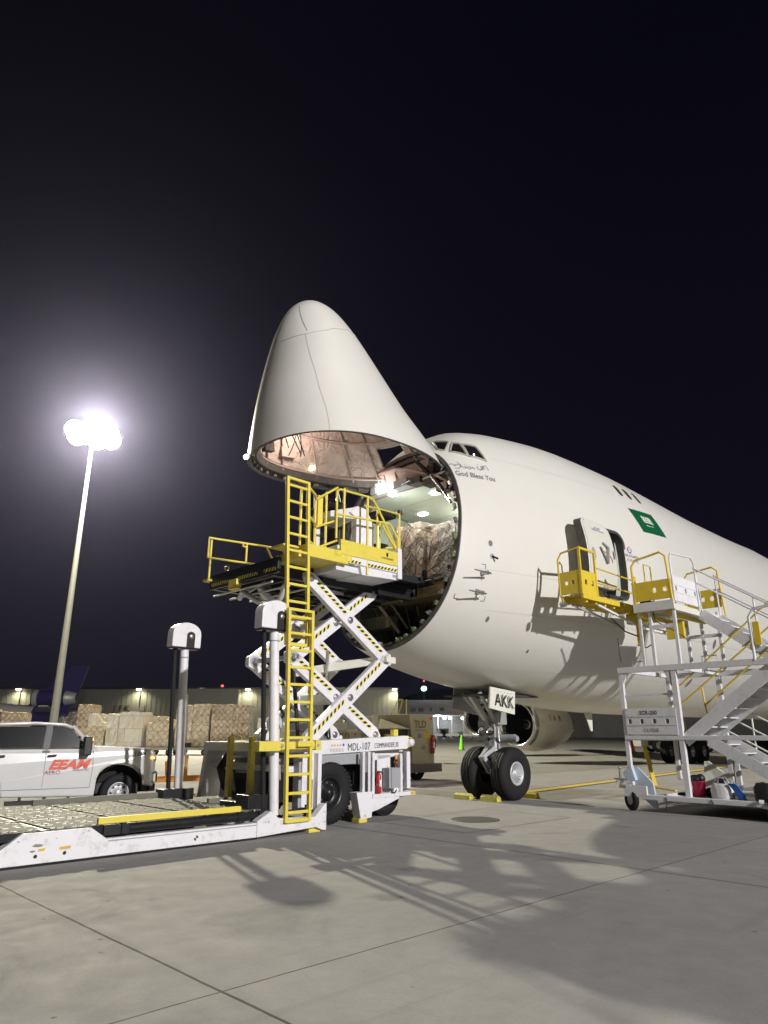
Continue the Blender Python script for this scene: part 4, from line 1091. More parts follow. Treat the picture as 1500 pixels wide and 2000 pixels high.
b.bar((JR[0]-.12,.55,JR[1]-.02),(1.35,-.75,2.75),.10,.16);b.bar((1.5,-.9,3.72),(1.5,.65,3.72),.12,.12);b.bar((1.6,-.9,2.2),(1.6,.65,2.2),.14,.2)
b.box(2.75,2.95,.55,.72,2.95,3.08);b.build('cross_tube',ld,bevel=.006)
b=MB(A,'steel');b.cyl((1.9,-.3,1.9),(1.75,-.1,3.2),.035,m='chrome');b.cyl((1.95,-.35,1.5),(1.88,-.27,2.2),.055,m='black');b.cyl((1.2,-.3,1.5),(1.0,-.3,3.0),.04,m='black');b.build('lift_cylinder',ld)
b=MB(A,'black')
for k in range(6):
    P=[(1.4+.35*t+.05*math.sin(6*t+k),-.1+.04*k,1.45+.35*math.sin(math.pi*t)*(1+.1*k)) for t in [i/10 for i in range(11)]];b.tube(P,.016,6,m='black' if k%2 else 'white')
b.tube([(.3,.3,2.0),(.6,.2,1.75),(1.0,.2,1.8),(1.4,.1,1.6)],.03,8);b.build('hydraulic_hose',ld)
b=MB(A,'pale_blue');b.ball((.62,-.3,1.72),.16,14,sc=(1,1,1.2));b.build('blue_bag',ld)
# -- rear frame and control tower structure
b=MB(A,'white')
b.prism([(-.40,-1.25,.42),(.02,-1.25,.42),(.02,-1.25,1.38),(-.30,-1.25,1.38)],(0,.12,0))
b.box(-.35,.35,-1.2,1.3,1.24,1.4,m='white');b.box(-.2,.3,-1.2,1.25,.92,1.02,m='white')
b.prism([(-.15,-.9,.42),(.2,-.9,.42),(.05,-.9,.95),(0,-.9,.95)],(0,.1,0),m='white')
b.box(-.1,.15,.05,.14,.42,1.24,m='stair_grey');b.box(-.1,.15,.72,.8,.42,1.24,m='stair_grey')
b.cyl((-.2,-.95,1.3),(-.2,.9,1.3),.05,m='grey_paint');b.box(.15,.3,-1.2,1.2,.42,.9,m='black_metal');b.box(0,.1,-.6,.05,.85,.9,m='grey_paint')
b.build('rear_frame',ld,bevel=.006)
b=MB(A,'black')
for k in range(6): b.tube([(-.25,-.55+.05*k,1.2),(-.45,-.5+.04*k,.95),(-.35,-.45+.05*k,.6),(-.15,-.4+.04*k,.45)],.022,7)
b.build('hose_bundle',ld)
for y in (-.05,.62):
    b=MB(A,'yellow_loader');b.box(-.53,-.44,y-.05,y+.05,.46,1.5);b.tube([(-.44,y+.02,1.5),(-.36,y+.05,1.53),(-.3,y+.05,1.48),(-.3,y+.05,1.38)],.012,6)
    for z in (.7,1.0,1.42): b.lathe((-.535,y+.01,z),(-1,0,0),[(0,.012),(.006,.01),(.006,0)],8,m='black')
    b.build('guide_post',ld,bevel=.008)
b=MB(A,'white');b.box(.05,.45,1.22,1.28,.32,1.22);b.box(.36,.44,1.28,1.40,.25,1.22);b.box(-.05,.02,1.24,1.4,.3,1.2,m='grey_paint')
b.cyl((.26,1.33,.35),(.26,1.33,.8),.035,m='black');b.cyl((.26,1.33,.8),(.26,1.33,1.1),.022,m='chrome')
b.tube([(-.3,1.4,.33),(-.05,1.42,.36),(.1,1.42,.36),(.1,1.42,.42)],.022,8,m='black');b.build('lift_frame',ld,bevel=.005)
# -- power pack at the front
b=MB(A,'white')
b.box(1.85,2.98,.3,1.20,.40,.47);b.prism([(1.6,1.19,.12),(2.0,1.19,.2),(2.55,1.19,.36),(2.55,1.19,.40),(1.6,1.19,.40)],(0,-.3,0));b.prism([(1.7,1.15,.32),(2.7,1.15,.38),(2.7,1.15,.40),(1.7,1.15,.40)],(0,-.3,0),m='grey_paint')
b.box(2.86,3.0,1.1,1.205,.41,.465,m='tape_amber')
b.box(2.62,2.68,1.08,1.16,.47,1.17);b.box(1.86,1.92,1.05,1.17,.47,1.2)
b.box(1.9,2.65,1.05,1.1,.47,.6);b.box(2.05,2.4,1.05,1.1,.47,1.15);b.prism([(1.92,1.1,1.05),(2.65,1.1,1.14),(2.65,1.1,1.18),(1.92,1.1,1.18)],(0,-.04,0))
b.box(2.82,2.92,1.04,1.14,.52,1.2);b.box(1.9,2.6,.4,1.04,.47,1.1,m='black_metal')
b.face([(2.28,1.104,.88),(2.36,1.104,.88),(2.32,1.104,.96)],m='tape_amber');b.face([(2.5,1.142,1.07),(2.55,1.142,1.07),(2.55,1.142,1.15),(2.5,1.142,1.15)],m='tape_amber')
b.box(2.50,2.58,1.1,1.12,.7,1.05,m='black')
for i in range(7): b.box(2.515,2.535,1.12,1.13,.72+.04*i,.74+.04*i,m='grey_paint')
b.lathe((2.53,1.12,1.0),(0,1,0),[(0,.03),(.03,.03),(.035,0)],12,m='red');b.lathe((2.53,1.11,1.0),(0,1,0),[(0,.045),(.012,.045)],12,m='hazard_yellow')
b.build('power_pack',ld,bevel=.005)
b=MB(A,'grey_paint');b.box(2.17,2.47,1.13,1.30,.56,.92);b.box(2.23,2.24,1.30,1.303,.57,.91,m='black');b.tube([(2.3,1.2,.56),(2.32,1.22,.48),(2.4,1.22,.47),(2.45,1.22,.52)],.014,6,m='black');b.face([(2.38,1.303,.78),(2.41,1.303,.78),(2.395,1.303,.81)],m='tape_amber');b.build('junction_box',ld,bevel=.008)
b=MB(A,'stair_grey');b.box(1.62,1.68,1.08,1.16,.45,1.22);b.box(1.76,1.82,1.08,1.16,.45,1.22);b.cyl((1.72,1.13,.45),(1.72,1.13,.85),.035,m='black');b.cyl((1.72,1.13,.85),(1.72,1.13,1.15),.02,m='chrome')
b.m='white';b.prism([(1.44,1.2,.52),(1.84,1.2,.52),(1.82,1.2,.08),(1.55,1.2,.06)],(0,-.2,0));b.prism([(1.82,1.12,.5),(2.05,1.12,.5),(2.0,1.12,.28),(1.82,1.12,.10)],(0,-.05,0))
b.m='yellow_loader';b.box(1.5,1.72,1.0,1.03,0,.08);b.box(1.5,1.72,1.16,1.19,0,.08);b.box(1.5,1.53,1.0,1.19,0,.08);b.box(1.69,1.72,1.0,1.19,0,.08);b.box(1.5,1.72,1.0,1.19,.0,.015)
b.face([(1.62,1.204,.1),(1.68,1.204,.1),(1.65,1.204,.15)],m='tape_amber')
b.build('stabiliser_leg',ld,bevel=.006)
b=MB(A,'yellow_loader');b.box(.12,.32,1.4,1.5,0,.1);b.box(.1,.34,1.38,1.52,0,.02);b.build('stabiliser_foot',ld)
# -- raised platform
b=MB(A,'black_metal')
b.box(-.25,3.7,-1.65,.62,4.60,4.72);b.box(-.25,-.18,-1.65,.8,4.42,4.72,m='black');b.box(-.2,3.6,-1.62,-1.5,4.42,4.6);b.box(-.2,3.6,.45,.6,4.40,4.6)
for s in [i*.42-.05 for i in range(9)]: b.box(s,s+.1,-1.5,.45,4.45,4.6,m='black')
for s in [i*.2 for i in range(18)]: b.cyl((s,-1.45,4.70),(s,.42,4.70),.05,seg=10,m='black_metal')
for k in range(40):
    s=random.uniform(.8,3.3);y=random.uniform(-1.2,.5);b.box(s,s+random.uniform(.1,.35),y,y+random.uniform(.08,.25),4.36+random.uniform(-.06,.05),4.5,m=random.choice(['black','black_metal','structure_dark','rubber']))
for k in range(8):
    y=random.uniform(-1.0,.4);b.cyl((.6,y,4.4),(3.2,y+random.uniform(-.2,.2),4.38),.03,seg=8,m=random.choice(['black','black_metal','steel']))
b.box(3.6,3.72,-1.6,.65,4.5,4.74,m='black')
stripes(b,(-.253,-1.55,4.47),(-.253,-.85,4.47),(0,0,.07),8,(-.004,0,0));stripes(b,(-.253,-.55,4.47),(-.253,.15,4.47),(0,0,.07),8,(-.004,0,0));stripes(b,(-.253,.35,4.47),(-.253,.75,4.47),(0,0,.07),4,(-.004,0,0))
pf=b.build('platform',ld,bevel=.006)
b=MB(A,'cream_white')
for s,z in ((-.15,4.30),(.25,4.28),(.75,4.30)): b.tube([(s,-1.6,z),(s,.5,z)],.022,8)
b.tube([(.4,-1.4,4.33),(-.05,.1,4.36)],.03,8,m='steel')
b.tube([(.1,-1.0,4.2),(.02,-.8,4.32),(.25,-.55,4.1),(.35,-.2,4.02),(.35,.1,4.1),(.3,.3,4.35)],.055,10,m='stair_grey')
b.build('guide_tube',ld)
b=MB(A,'yellow_loader')
for y,s in ((-.75,-.3),(-.6,-.3)): b.box(s,s+.12,y-.07,y+.07,4.30,4.50)
b.lathe((-.28,-.95,4.78),(0,1,0),[(-.02,.05),(.02,.05)],12);b.box(-.36,-.2,-1.75,-1.55,4.60,4.65);b.build('stop_latch',ld,bevel=.006)
# platform handrail on the far side
def rail(nm,paths,r=.022,m='yellow_loader',par=None):
    b=MB(A,m)
    for P in paths:
        if P[0]=='t': b.tube(P[1:],r,8)
        else: b.tube(P,r,8)
    return b.build(nm,par or ld)
rail('far_handrail',[[(-.33,-1.66,5.12),(-.33,-1.66,5.56),(1.7,-1.66,5.66)],[(-.33,-1.66,5.12),(.88,-1.66,5.17)],[(-.27,-1.66,4.62),(-.27,-1.66,5.52)],[(.62,-1.66,5.16),(.62,-1.66,5.6)],[(1.15,-1.66,5.62),(1.35,-1.66,5.32)],[(.6,-1.66,5.52),(.52,-1.66,5.53),(.52,-1.66,5.6)]],.024)
# operator side: walkway box, side panel, cab
b=MB(A,'yellow_loader')
b.box(-.05,.95,.66,1.42,4.66,4.90);b.box(.95,1.05,.66,1.42,4.72,4.9)
b.box(-.15,.02,.6,1.3,4.62,4.78);b.box(-.5,-.15,.9,1.3,4.80,4.84)
b.build('walkway',ld,bevel=.008)
b=MB(A,'yellow_loader');b.box(.75,2.38,1.39,1.43,4.84,5.13);b.face([(.63,1.434,4.8),(.75,1.434,4.8),(.75,1.434,4.9),(.63,1.434,4.9)])
b.m='text_black';b.face([(2.0+.03*math.cos(R(a)),1.435,5.03+.05*math.sin(R(a))) for a in range(0,360,30)]);text(b,'COMMANDER',.055,lambda x,z:(2.0+x,1.436,4.93+z));b.build('side_panel',ld)
b=MB(A,'white');b.box(.85,2.36,1.36,1.41,4.70,4.86);stripes(b,(.85,1.41,4.71),(1.3,1.41,4.71),(0,0,.055),5,(0,.003,0));stripes(b,(1.45,1.41,4.71),(2.3,1.41,4.72),(0,0,.055),9,(0,.003,0))
b.prism([(1.35,1.38,4.52),(2.36,1.38,4.56),(2.36,1.38,4.70),(1.3,1.38,4.70)],(0,-.8,0));b.box(.75,1.35,.6,1.3,4.55,4.7,m='stair_grey');b.box(2.2,2.35,1.381,1.384,4.60,4.66,m='grey_paint');b.box(2.3,2.42,1.3,1.44,4.58,5.22);b.build('operator_platform',ld,bevel=.006)
b=MB(A,'white')
b.prism([(1.40,1.15,5.0),(1.88,1.15,5.0),(1.88,1.15,5.72),(1.66,1.15,6.0),(1.42,1.15,6.02),(1.22,1.15,5.85),(1.40,1.15,5.75)],(0,-.16,0))
b.hexa([(.75,.5,5.66),(1.4,.5,5.66),(1.4,1.1,5.74),(.75,1.1,5.66),(.75,.5,5.8),(1.4,.5,6.0),(1.4,1.1,6.0),(.75,1.1,5.78)],m='stair_grey')
b.box(.8,.9,.5,.6,5.0,5.7,m='stair_grey');b.box(.95,1.4,.6,1.1,5.0,5.12,m='white');b.box(1.1,1.35,.6,.95,5.1,5.55,m='black')
b.box(.9,1.35,.3,.5,5.0,5.7,m='black_metal')
b.box(.7,1.3,.45,.6,5.95,6.25,m='black_metal');b.box(.8,1.25,.55,1.0,5.98,6.06,m='black')
b.cyl((1.15,.95,6.0),(1.05,.95,6.3),.015,m='steel');b.build('control_cab',ld,bevel=.01)
b=MB(A,'orange');b.cyl((.93,1.3,6.1),(.93,1.3,6.2),.035,seg=12,m='orange');b.build('beacon',ld)
y=1.4
rail('side_handrail',[[(.84,y,4.75),(.84,y,6.2)],[(1.47,y,4.55),(1.47,y,6.18)],[(.84,y,6.15),(1.5,y,6.17),(1.62,y,6.14),(1.75,y,6.0),(2.28,y,5.25)],[(.62,y,5.62),(1.47,y,5.68),(2.1,y,5.72),(2.34,y,5.45),(2.36,y,4.9)],[(2.39,y,4.65),(2.39,y,6.0)],[(1.85,y-.5,6.18),(2.38,y,5.99)],[(1.9,y,5.62),(2.28,y,5.2)],
 [(1.84,y-.1,5.0),(1.84,y-.1,6.0)],[(2.0,y-.2,5.0),(2.0,y-.2,5.75),(2.2,y-.2,5.7),(2.33,y-.2,5.4)],[(2.05,y-.05,5.12),(2.05,y-.05,5.2),(2.3,y-.05,5.24)],[(.65,y,5.13),(.65,y,6.1),(.74,y,6.15),(.84,y,6.15)],[(.55,y-.2,4.9),(.55,y-.2,6.1)]],.024)
rail('ladder_hoop',[[(-.12,1.45,6.0),(.2,1.3,5.92),(.38,1.1,5.93),(.72,1.35,6.2)],[(-.12,1.45,5.45),(.2,1.3,5.36),(.38,1.1,5.36),(.68,1.38,5.5)],[(-.12,1.45,4.98),(.2,1.3,4.92),(.38,1.1,4.93),(.7,1.38,5.1)],[(.36,1.1,4.9),(.36,1.1,5.95)],[(-.18,1.35,4.85),(-.18,1.35,5.98)]],.024)
b=MB(A,'yellow_loader');b.box(.40,.52,1.1,1.13,5.4,6.02);b.build('hoop_plate',ld)
b=MB(A,'black');b.box(2.05,2.3,.95,1.15,5.3,5.36);b.box(1.9,2.4,.7,1.3,5.92,6.02);b.cyl((2.42,1.38,6.0),(2.42,1.38,6.08),.06);b.build('seat',ld,bevel=.01)
# front bridge plate into the hold
b=MB(A,'black_metal');b.box(2.4,3.85,-1.5,.95,4.74,4.82);b.cyl((3.85,-1.4,4.8),(3.85,1.0,4.8),.075,seg=18,m='black');b.cyl((3.3,1.0,4.78),(3.3,1.18,4.78),.05);b.box(2.4,3.3,.95,1.12,4.66,4.80,m='rubber');b.cyl((3.85,1.0,4.8),(3.85,1.03,4.8),.045,m='steel');b.build('bridge_plate',ld,bevel=.006)
# fire extinguisher on the power pack
fe=thing('fire_extinguisher','red fire extinguisher strapped on the front of the white loader','fire extinguisher',A,(1.99,1.2,.48))
b=MB(A,'red');b.lathe((1.99,1.2,.48),(0,0,1),[(0,.045),(.01,.052),(.30,.052),(.34,.035),(.37,.018)],18);b.face([(1.965,1.253,.6),(2.015,1.253,.6),(2.015,1.253,.72),(1.965,1.253,.72)],m='white');b.build('cylinder',fe)
b=MB(A,'black');b.tube([(1.99,1.2,.85),(2.04,1.22,.86),(2.07,1.23,.78),(2.06,1.23,.6)],.009,6);b.box(1.96,2.04,1.185,1.215,.84,.87);b.build('hose',fe)
b=MB(A,'steel');b.lathe((1.99,1.2,.62),(0,0,1),[(0,.055),(.015,.055)],16);b.build('strap',fe)
# ================================================================ CREW STAIRS
stt=thing('boarding_stairs','grey switchback boarding stairs with yellow bridge reaching the open side door','stairs',A,(8.3,5.5,0))
S0,S1,S2=7.14,8.38,9.55
def H(b,s,y,z,w,h,holes,r,m,ax='s',th=.03):
    """panel with rounded windows cut through: built as strips. ax='s' -> panel in the y-z plane at s"""
    # w along axis, holes: list of centres along w; one row at mid height
    hh=r*1.25
    def P(u,v,d):
        return (s+d,y+u,z+v) if ax=='s' else (s+u,y+d,z+v)
    def blk(u0,u1,v0,v1):
        b.add([P(u,v,d) for v in (v0,v1) for u,d in ((u0,0),(u1,0),(u1,th),(u0,th))],[(0,1,2,3),(7,6,5,4),(0,4,5,1),(1,5,6,2),(2,6,7,3),(3,7,4,0)],m=m)
    v0,v1=h/2-hh,h/2+hh
    blk(0,w,0,v0);blk(0,w,v1,h);u=0
    for c in holes: blk(u,c-r,v0,v1);u=c+r
    blk(u,w,v0,v1)
    for c in holes:   # corner fillets
        for su in (-1,1):
            for sv in (-1,1):
                q=r*.45;A0=(c+su*r,h/2+sv*hh);pts=[A0,(c+su*(r-q),h/2+sv*hh),(c+su*r,h/2+sv*(hh-q))]
                b.prism([P(u_,v_,0) for u_,v_ in pts],V(*P(0,0,th))-V(*P(0,0,0)),m)
    # folded ribs
    for vv in (v0-.02,v1+.02): blk2=b.box if 0 else None
def post(b,s,y,z0,z1,w=.07,m='stair_grey'): b.box(s-w/2,s+w/2,y-w/2,y+w/2,z0,z1,m)
# -- base frame
b=MB(A,'stair_grey')
b.box(S0-.02,S0+.10,3.55,8.4,2.82,2.94);b.box(S0-.02,S0+.10,3.58,8.4,1.42,1.50)
b.box(S2-.05,S2+.05,3.55,8.4,2.82,2.94);b.box(S2-.05,S2+.05,3.58,8.4,1.42,1.5)
for s in (S0+.04,S2):
    post(b,s,3.60,.5,2.86,.085);post(b,s,4.80,.3,2.86,.10)
b.box(S0+.1,S2,3.56,3.64,2.84,2.93);b.box(S0+.1,S2,3.58,3.66,1.42,1.5);b.box(S0+.1,S2,4.76,4.84,2.84,2.93)
b.box(S0+.04,S0+.07,3.62,4.8,2.32,2.36);b.box(S0+.04,S2,3.62,4.8,1.40,1.43,m='stair_grey')
post(b,S2,4.95,.3,1.2,.09);post(b,S2,6.4,.3,2.86,.09)
b.prism([(S0,3.6,2.5),(S0,3.6,2.84),(S0,3.78,2.84)],(.06,0,0));b.prism([(S0,4.72,2.5),(S0,4.72,2.84),(S0,4.58,2.84)],(.06,0,0))
for s in (S0+.04,): b.tube([(s,3.9,2.94),(s,3.9,3.05),(s,4.2,3.05),(s,4.2,2.94)],.014,6,m='steel')
for y in (5.2,6.25): b.tube([(S0+.6,y,2.94),(S0+.6,y,3.12),(S0+.6,y+.32,3.12),(S0+.6,y+.32,2.94)],.014,6,m='steel')
b.build('base_frame',stt,bevel=.006)
b=MB(A,'stair_grey')
b.box(7.0,7.2,3.9,8.4,.24,.33);b.box(9.4,9.6,3.9,8.4,.24,.33);b.box(7.2,9.4,4.5,8.3,.27,.30,m='deck_grey')
for y in (3.95,5.2,6.4,7.7): b.box(7.2,9.4,y,y+.08,.22,.30)
b.box(7.0,7.06,3.5,4.0,.28,.5)
b.build('chassis',stt,bevel=.006)
# -- landing panel with lettering
b=MB(A,'stair_grey');H(b,S0-.02,3.64,1.52,1.12,.54,[.09,.36,.64,.92,1.05][:4],.04,'stair_grey')
b.box(S0-.025,S0-.02,3.66,4.74,1.875,1.88,m='text_grey');b.box(S0-.025,S0-.02,3.66,4.74,1.70,1.705,m='text_grey')
lp=b.build('landing_panel',stt)
b=MB(A,'text_black');b.keep=True
text(b,'SCR-250',.115,lambda x,z:(S0-.026,4.16+x,1.925+z),bold=.002,sx=.95)
b.m='text_grey';text(b,'CLYDE',.10,lambda x,z:(S0-.026,4.19+x,1.575+z),bold=.001,sx=1.1);b.build('lettering',lp)
b=MB(A,'text_black');b.build('x',stt) if 0 else None
# -- flights
def flight(sA,sB,y0,z0,y1,z1,n,nm):
    b=MB(A,'stair_grey')
    for s in (sA,sB): b.bar((s,y0,z0),(s,y1,z1),.045,.24,up=(0,0,1))
    for i in range(n):
        t=(i+.5)/n;y=y0+(y1-y0)*t;z=z0+(z1-z0)*t;b.box(sA,sB,y-.10,y+.10,z-.012,z+.012);b.box(sA,sB,y-.102,y-.09,z-.02,z+.015,m='galvanised')
    b.build(nm,stt)
flight(S0+.06,S1-.08,4.85,1.40,6.85,2.85,8,'middle_flight')
flight(S1+.05,S2-.05,5.05,4.12,6.75,2.80,8,'upper_flight')
flight(S1+.05,S2-.05,4.85,1.40,7.0,.15,7,'lower_flight')
b=MB(A,'stair_grey');b.box(S0,S2,6.8,7.9,2.84,2.92);b.build('landing_deck',stt)
# -- handrails
def hr(nm,P,r=.022,m='stair_grey'):
    b=MB(A,m)
    for p in P: b.tube(p,r,8)
    b.build(nm,stt)
for s in (S1+.0,S2):
    hr('upper_handrail',[[(s,5.02,5.18),(s,6.9,3.88)],[(s,5.02,4.86),(s,6.9,3.56)],[(s,5.05,4.2),(s,5.05,5.2)],[(s,6.2,3.3),(s,6.2,4.35)]],m='stair_grey')
hr('middle_handrail',[[(S1,4.28,2.50),(S1,6.6,4.3)],[(S1,4.30,2.13),(S1,6.5,3.75)],[(S1,4.86,2.12),(S1,6.7,3.50)],[(S1,4.28,2.5),(S1,4.40,1.45)],[(S1,4.86,2.5),(S1,4.9,1.9)]],.02,'yellow')
hr('lower_handrail',[[(S2,5.0,2.2),(S2,7.4,.85)],[(S2,5.0,1.85),(S2,7.4,.5)],[(S1,5.0,1.75),(S1,7.4,.4)],[(S2,5.4,1.2),(S2,5.4,1.98)]],.02,'cream_white')
b=MB(A,'stair_grey');b.tube([(S0,6.45,2.9),(S0,6.45,3.75),(S0,6.55,3.9),(S0,6.9,3.95)],.03,8);b.box(S0-.02,S0+.02,6.5,6.62,3.2,3.65,m='yellow');b.build('landing_hoop',stt)
# -- upper posts
b=MB(A,'stair_grey')
for s,y,zt in ((S0+.05,4.18,4.2),(S0+.05,4.42,4.2),(S0+.05,4.96,4.75),(S2-.05,4.25,4.2),(S2-.05,4.6,4.2),(S2-.05,5.0,4.3),(S2-.05,5.9,3.5)): post(b,s,y,2.94,zt,.065)
b.box(S0+.02,S0+.08,4.42,4.96,3.72,3.80,m='white');b.box(S0+.1,S2,4.15,4.21,3.75,3.83,m='cream_white');b.box(S2-.08,S2-.02,4.2,5.0,3.72,3.8)
b.tube([(S0+.05,4.5,4.1),(S0+.1,4.5,3.9),(S0+.3,4.7,3.75),(S0+.6,4.9,3.55)],.014,6,m='black')
b.build('upper_post',stt,bevel=.005)
# -- top deck
b=MB(A,'stair_grey')
[b.box(S0-.03,S2,4.12+.11*i,4.18+.11*i,4.16,4.19) for i in range(8)];b.box(S0-.05,S0,4.1,5.02,4.10,4.30);b.box(S0,S2,4.96,5.02,4.08,4.22,m='cream_white')
b.m='yellow'
b.box(S0,S2-.1,4.2,4.28,4.0,4.1);b.box(S0+.2,S2-.2,4.7,4.78,4.02,4.12);b.box(8.2,8.28,4.3,4.7,3.6,4.02)
b.build('top_deck',stt,bevel=.005)
b=MB(A,'white');H(b,S0+.02,5.0,4.28,1.42,.56,[.13,.62,1.12],.045,'white',ax='y')
for v in (.19,.36): b.box(S0+.04,S0+1.42,5.03,5.034,4.28+v,4.284+v,m='grey_paint')
b.tube([(S0+.02,5.02,4.84),(S0+.02,5.02,5.2),(S0+.1,5.02,5.34),(S0+1.15,5.02,5.42),(S0+1.3,5.02,5.3),(S0+1.42,5.02,4.2)],.022,8,m='white')
b.build('side_guard',stt)
b=MB(A,'yellow');H(b,S0-.04,4.16,4.34,.84,.42,[.46,.70],.045,'yellow')
b.tube([(S0-.02,4.16,4.2),(S0-.02,4.14,5.15),(S0-.02,4.24,5.28),(S0-.02,4.82,5.38),(S0-.02,4.94,5.28),(S0-.02,5.0,4.2)],.026,8);b.build('end_guard',stt)
b=MB(A,'yellow');H(b,S2+.0,4.3,4.42,.82,.44,[.40,.62],.045,'yellow')
b.tube([(S2,4.28,4.3),(S2,4.28,5.15),(S2,4.4,5.32),(S2,5.0,5.40),(S2,5.12,5.3),(S2,5.18,4.2)],.024,8);b.build('end_guard',stt)
b=MB(A,'black');b.box(S0+.1,S0+.45,4.2,4.45,4.2,4.36);b.box(S0+.1,S0+.5,4.5,4.85,4.2,4.32,m='navy');b.build('deck_mat',stt)
# inner gate
hr('gate',[[(7.75,4.14,4.3),(7.75,4.14,5.32),(8.1,4.14,5.32),(8.1,4.14,4.3)],[(7.75,4.14,4.92),(9.5,4.14,4.95)]],.018,'yellow')
# -- bridge reaching to the aircraft
b=MB(A,'yellow')
b.box(5.6,8.0,3.69,3.75,4.30,4.42);[b.box(5.6,8.9,3.18+.10*i,3.24+.10*i,4.37,4.40,m='yellow') for i in range(5)];b.box(5.6,8.0,3.2,3.25,4.28,4.37)
b.box(7.9,8.9,3.6,4.12,4.2,4.36);b.box(7.9,8.15,3.5,4.12,4.0,4.24);b.box(7.95,8.03,3.7,3.8,3.5,4.1)
for s in (5.8,6.2,6.6,7.0,7.4,7.8): b.box(s,s+.06,3.2,3.69,4.24,4.36)
b.bar((6.3,3.68,4.24),(8.0,3.68,3.98),.05,.05,m='stair_grey');b.bar((5.7,3.4,4.22),(7.95,3.4,3.92),.04,.06,m='galvanised');b.cyl((5.57,3.2,4.22),(5.57,3.32,4.22),.06,m='steel')
b.build('bridge_deck',stt,bevel=.005)
b=MB(A,'yellow');H(b,5.58,3.19,4.42,.54,.50,[.18,.34],.038,'yellow',th=.025)
b.tube([(5.59,3.2,4.4),(5.59,3.19,5.22),(5.59,3.28,5.36),(5.59,3.73,5.42)],.022,8);b.box(5.57,5.61,3.70,3.75,4.4,5.44);b.build('bridge_end_guard',stt)
b=MB(A,'yellow');H(b,5.6,3.72,4.42,.62,.5,[.16,.44],.045,'yellow',ax='y',th=.025)
b.box(5.6,6.22,3.72,3.76,5.38,5.43);b.box(6.18,6.23,3.72,3.76,4.4,5.42);b.tube([(6.23,3.74,5.06),(8.0,3.74,5.02)],.018,8);b.tube([(6.23,3.74,4.72),(8.0,3.74,4.70)],.018,8);b.box(7.97,8.04,3.71,3.78,4.2,5.12)
b.build('bridge_side_rail',stt)
b=MB(A,'stair_grey');b.tube([(5.7,3.12,4.5),(5.7,3.12,5.1),(5.7,3.17,5.2),(5.7,3.22,5.1),(5.7,3.22,4.5)],.018,8);b.tube([(8.1,3.66,4.35),(8.1,3.66,5.0)],.03,8);b.build('grab_hoop',stt)
b=MB(A,'black');b.tube([(7.2,3.6,3.6),(7.2,3.62,3.05)],.012,6);b.tube([(6.8,3.7,4.0),(7.3,3.75,3.75),(7.6,3.9,3.65)],.016,6);b.tube([(7.5,3.9,3.45),(7.55,4.1,3.38),(7.45,4.3,3.45)],.012,6);b.build('cable',stt)
# -- castor and tow corner
b=MB(A,'pale_blue')
b.prism([(7.22,3.52,.78),(7.22,3.74,.86),(7.22,4.05,.55),(7.22,4.1,.08),(7.22,4.0,.08),(7.22,3.5,.5)],(.05,0,0))
b.prism([(7.12,3.44,.74),(7.12,3.64,.9),(7.12,3.72,.6),(7.12,3.52,.52)],(.12,0,0))
b.bar((7.02,3.60,.52),(7.02,3.60,.20),.10,.03,up=(1,0,0));b.build('corner_plate',stt,bevel=.006)
b=MB(A,'steel');b.cyl((7.05,3.42,.5),(7.05,3.42,.80),.03);b.ball((7.05,3.42,.84),.035,8);b.bar((6.98,3.36,.58),(7.15,3.55,.56),.08,.05);b.cyl((7.0,3.3,.62),(7.0,3.6,.62),.02);b.box(6.98,7.1,3.4,3.55,.44,.5);b.build('towing_jack',stt)
for (s,y) in ((7.1,3.60),(7.0,6.42)):
    b=MB(A,'rubber');b.lathe((s,y,.215),(.85,.5,0),tyre_prof(.11,.215,.10),28);t_=b.build('castor_wheel',stt)
    b=MB(A,'galvanised');b.lathe((s,y,.215),(-.85,-.5,0),[(.045,.10),(.05,.09),(.03,.07),(.05,.03),(.06,0)],20);b.build('hub',t_)
b=MB(A,'white');b.cyl((6.98,6.18,.33),(7.0,6.26,.33),.045);b.bar((6.99,6.1,.3),(7.0,6.4,.22),.06,.06);b.build('axle_bracket',stt)
b=MB(A,'cream_white');b.prism([(9.0,4.35,.3),(9.06,4.42,.95),(9.06,4.5,.95),(9.06,4.8,.72),(9.06,5.0,.7),(9.06,5.0,.6),(9.06,4.8,.3)],(.06,0,0));b.build('corner_bracket',stt)
b=MB(A,'yellow');b.bar((8.9,3.12,1.25),(8.55,3.45,.40),.09,.05);b.bar((8.55,3.4,.38),(8.5,3.95,.33),.10,.03);b.bar((8.85,3.22,1.05),(8.75,3.33,.85),.02,.05,m='grey_paint');b.build('stabiliser_arm',stt,bevel=.004)
b=MB(A,'black');b.tube([(7.0,4.4,.31),(6.98,4.42,.2),(6.95,4.38,.08)],.01,5);b.tube([(7.0,5.3,.32),(6.97,5.35,.22),(6.98,5.36,.2)],.01,5);b.build('strap',stt)
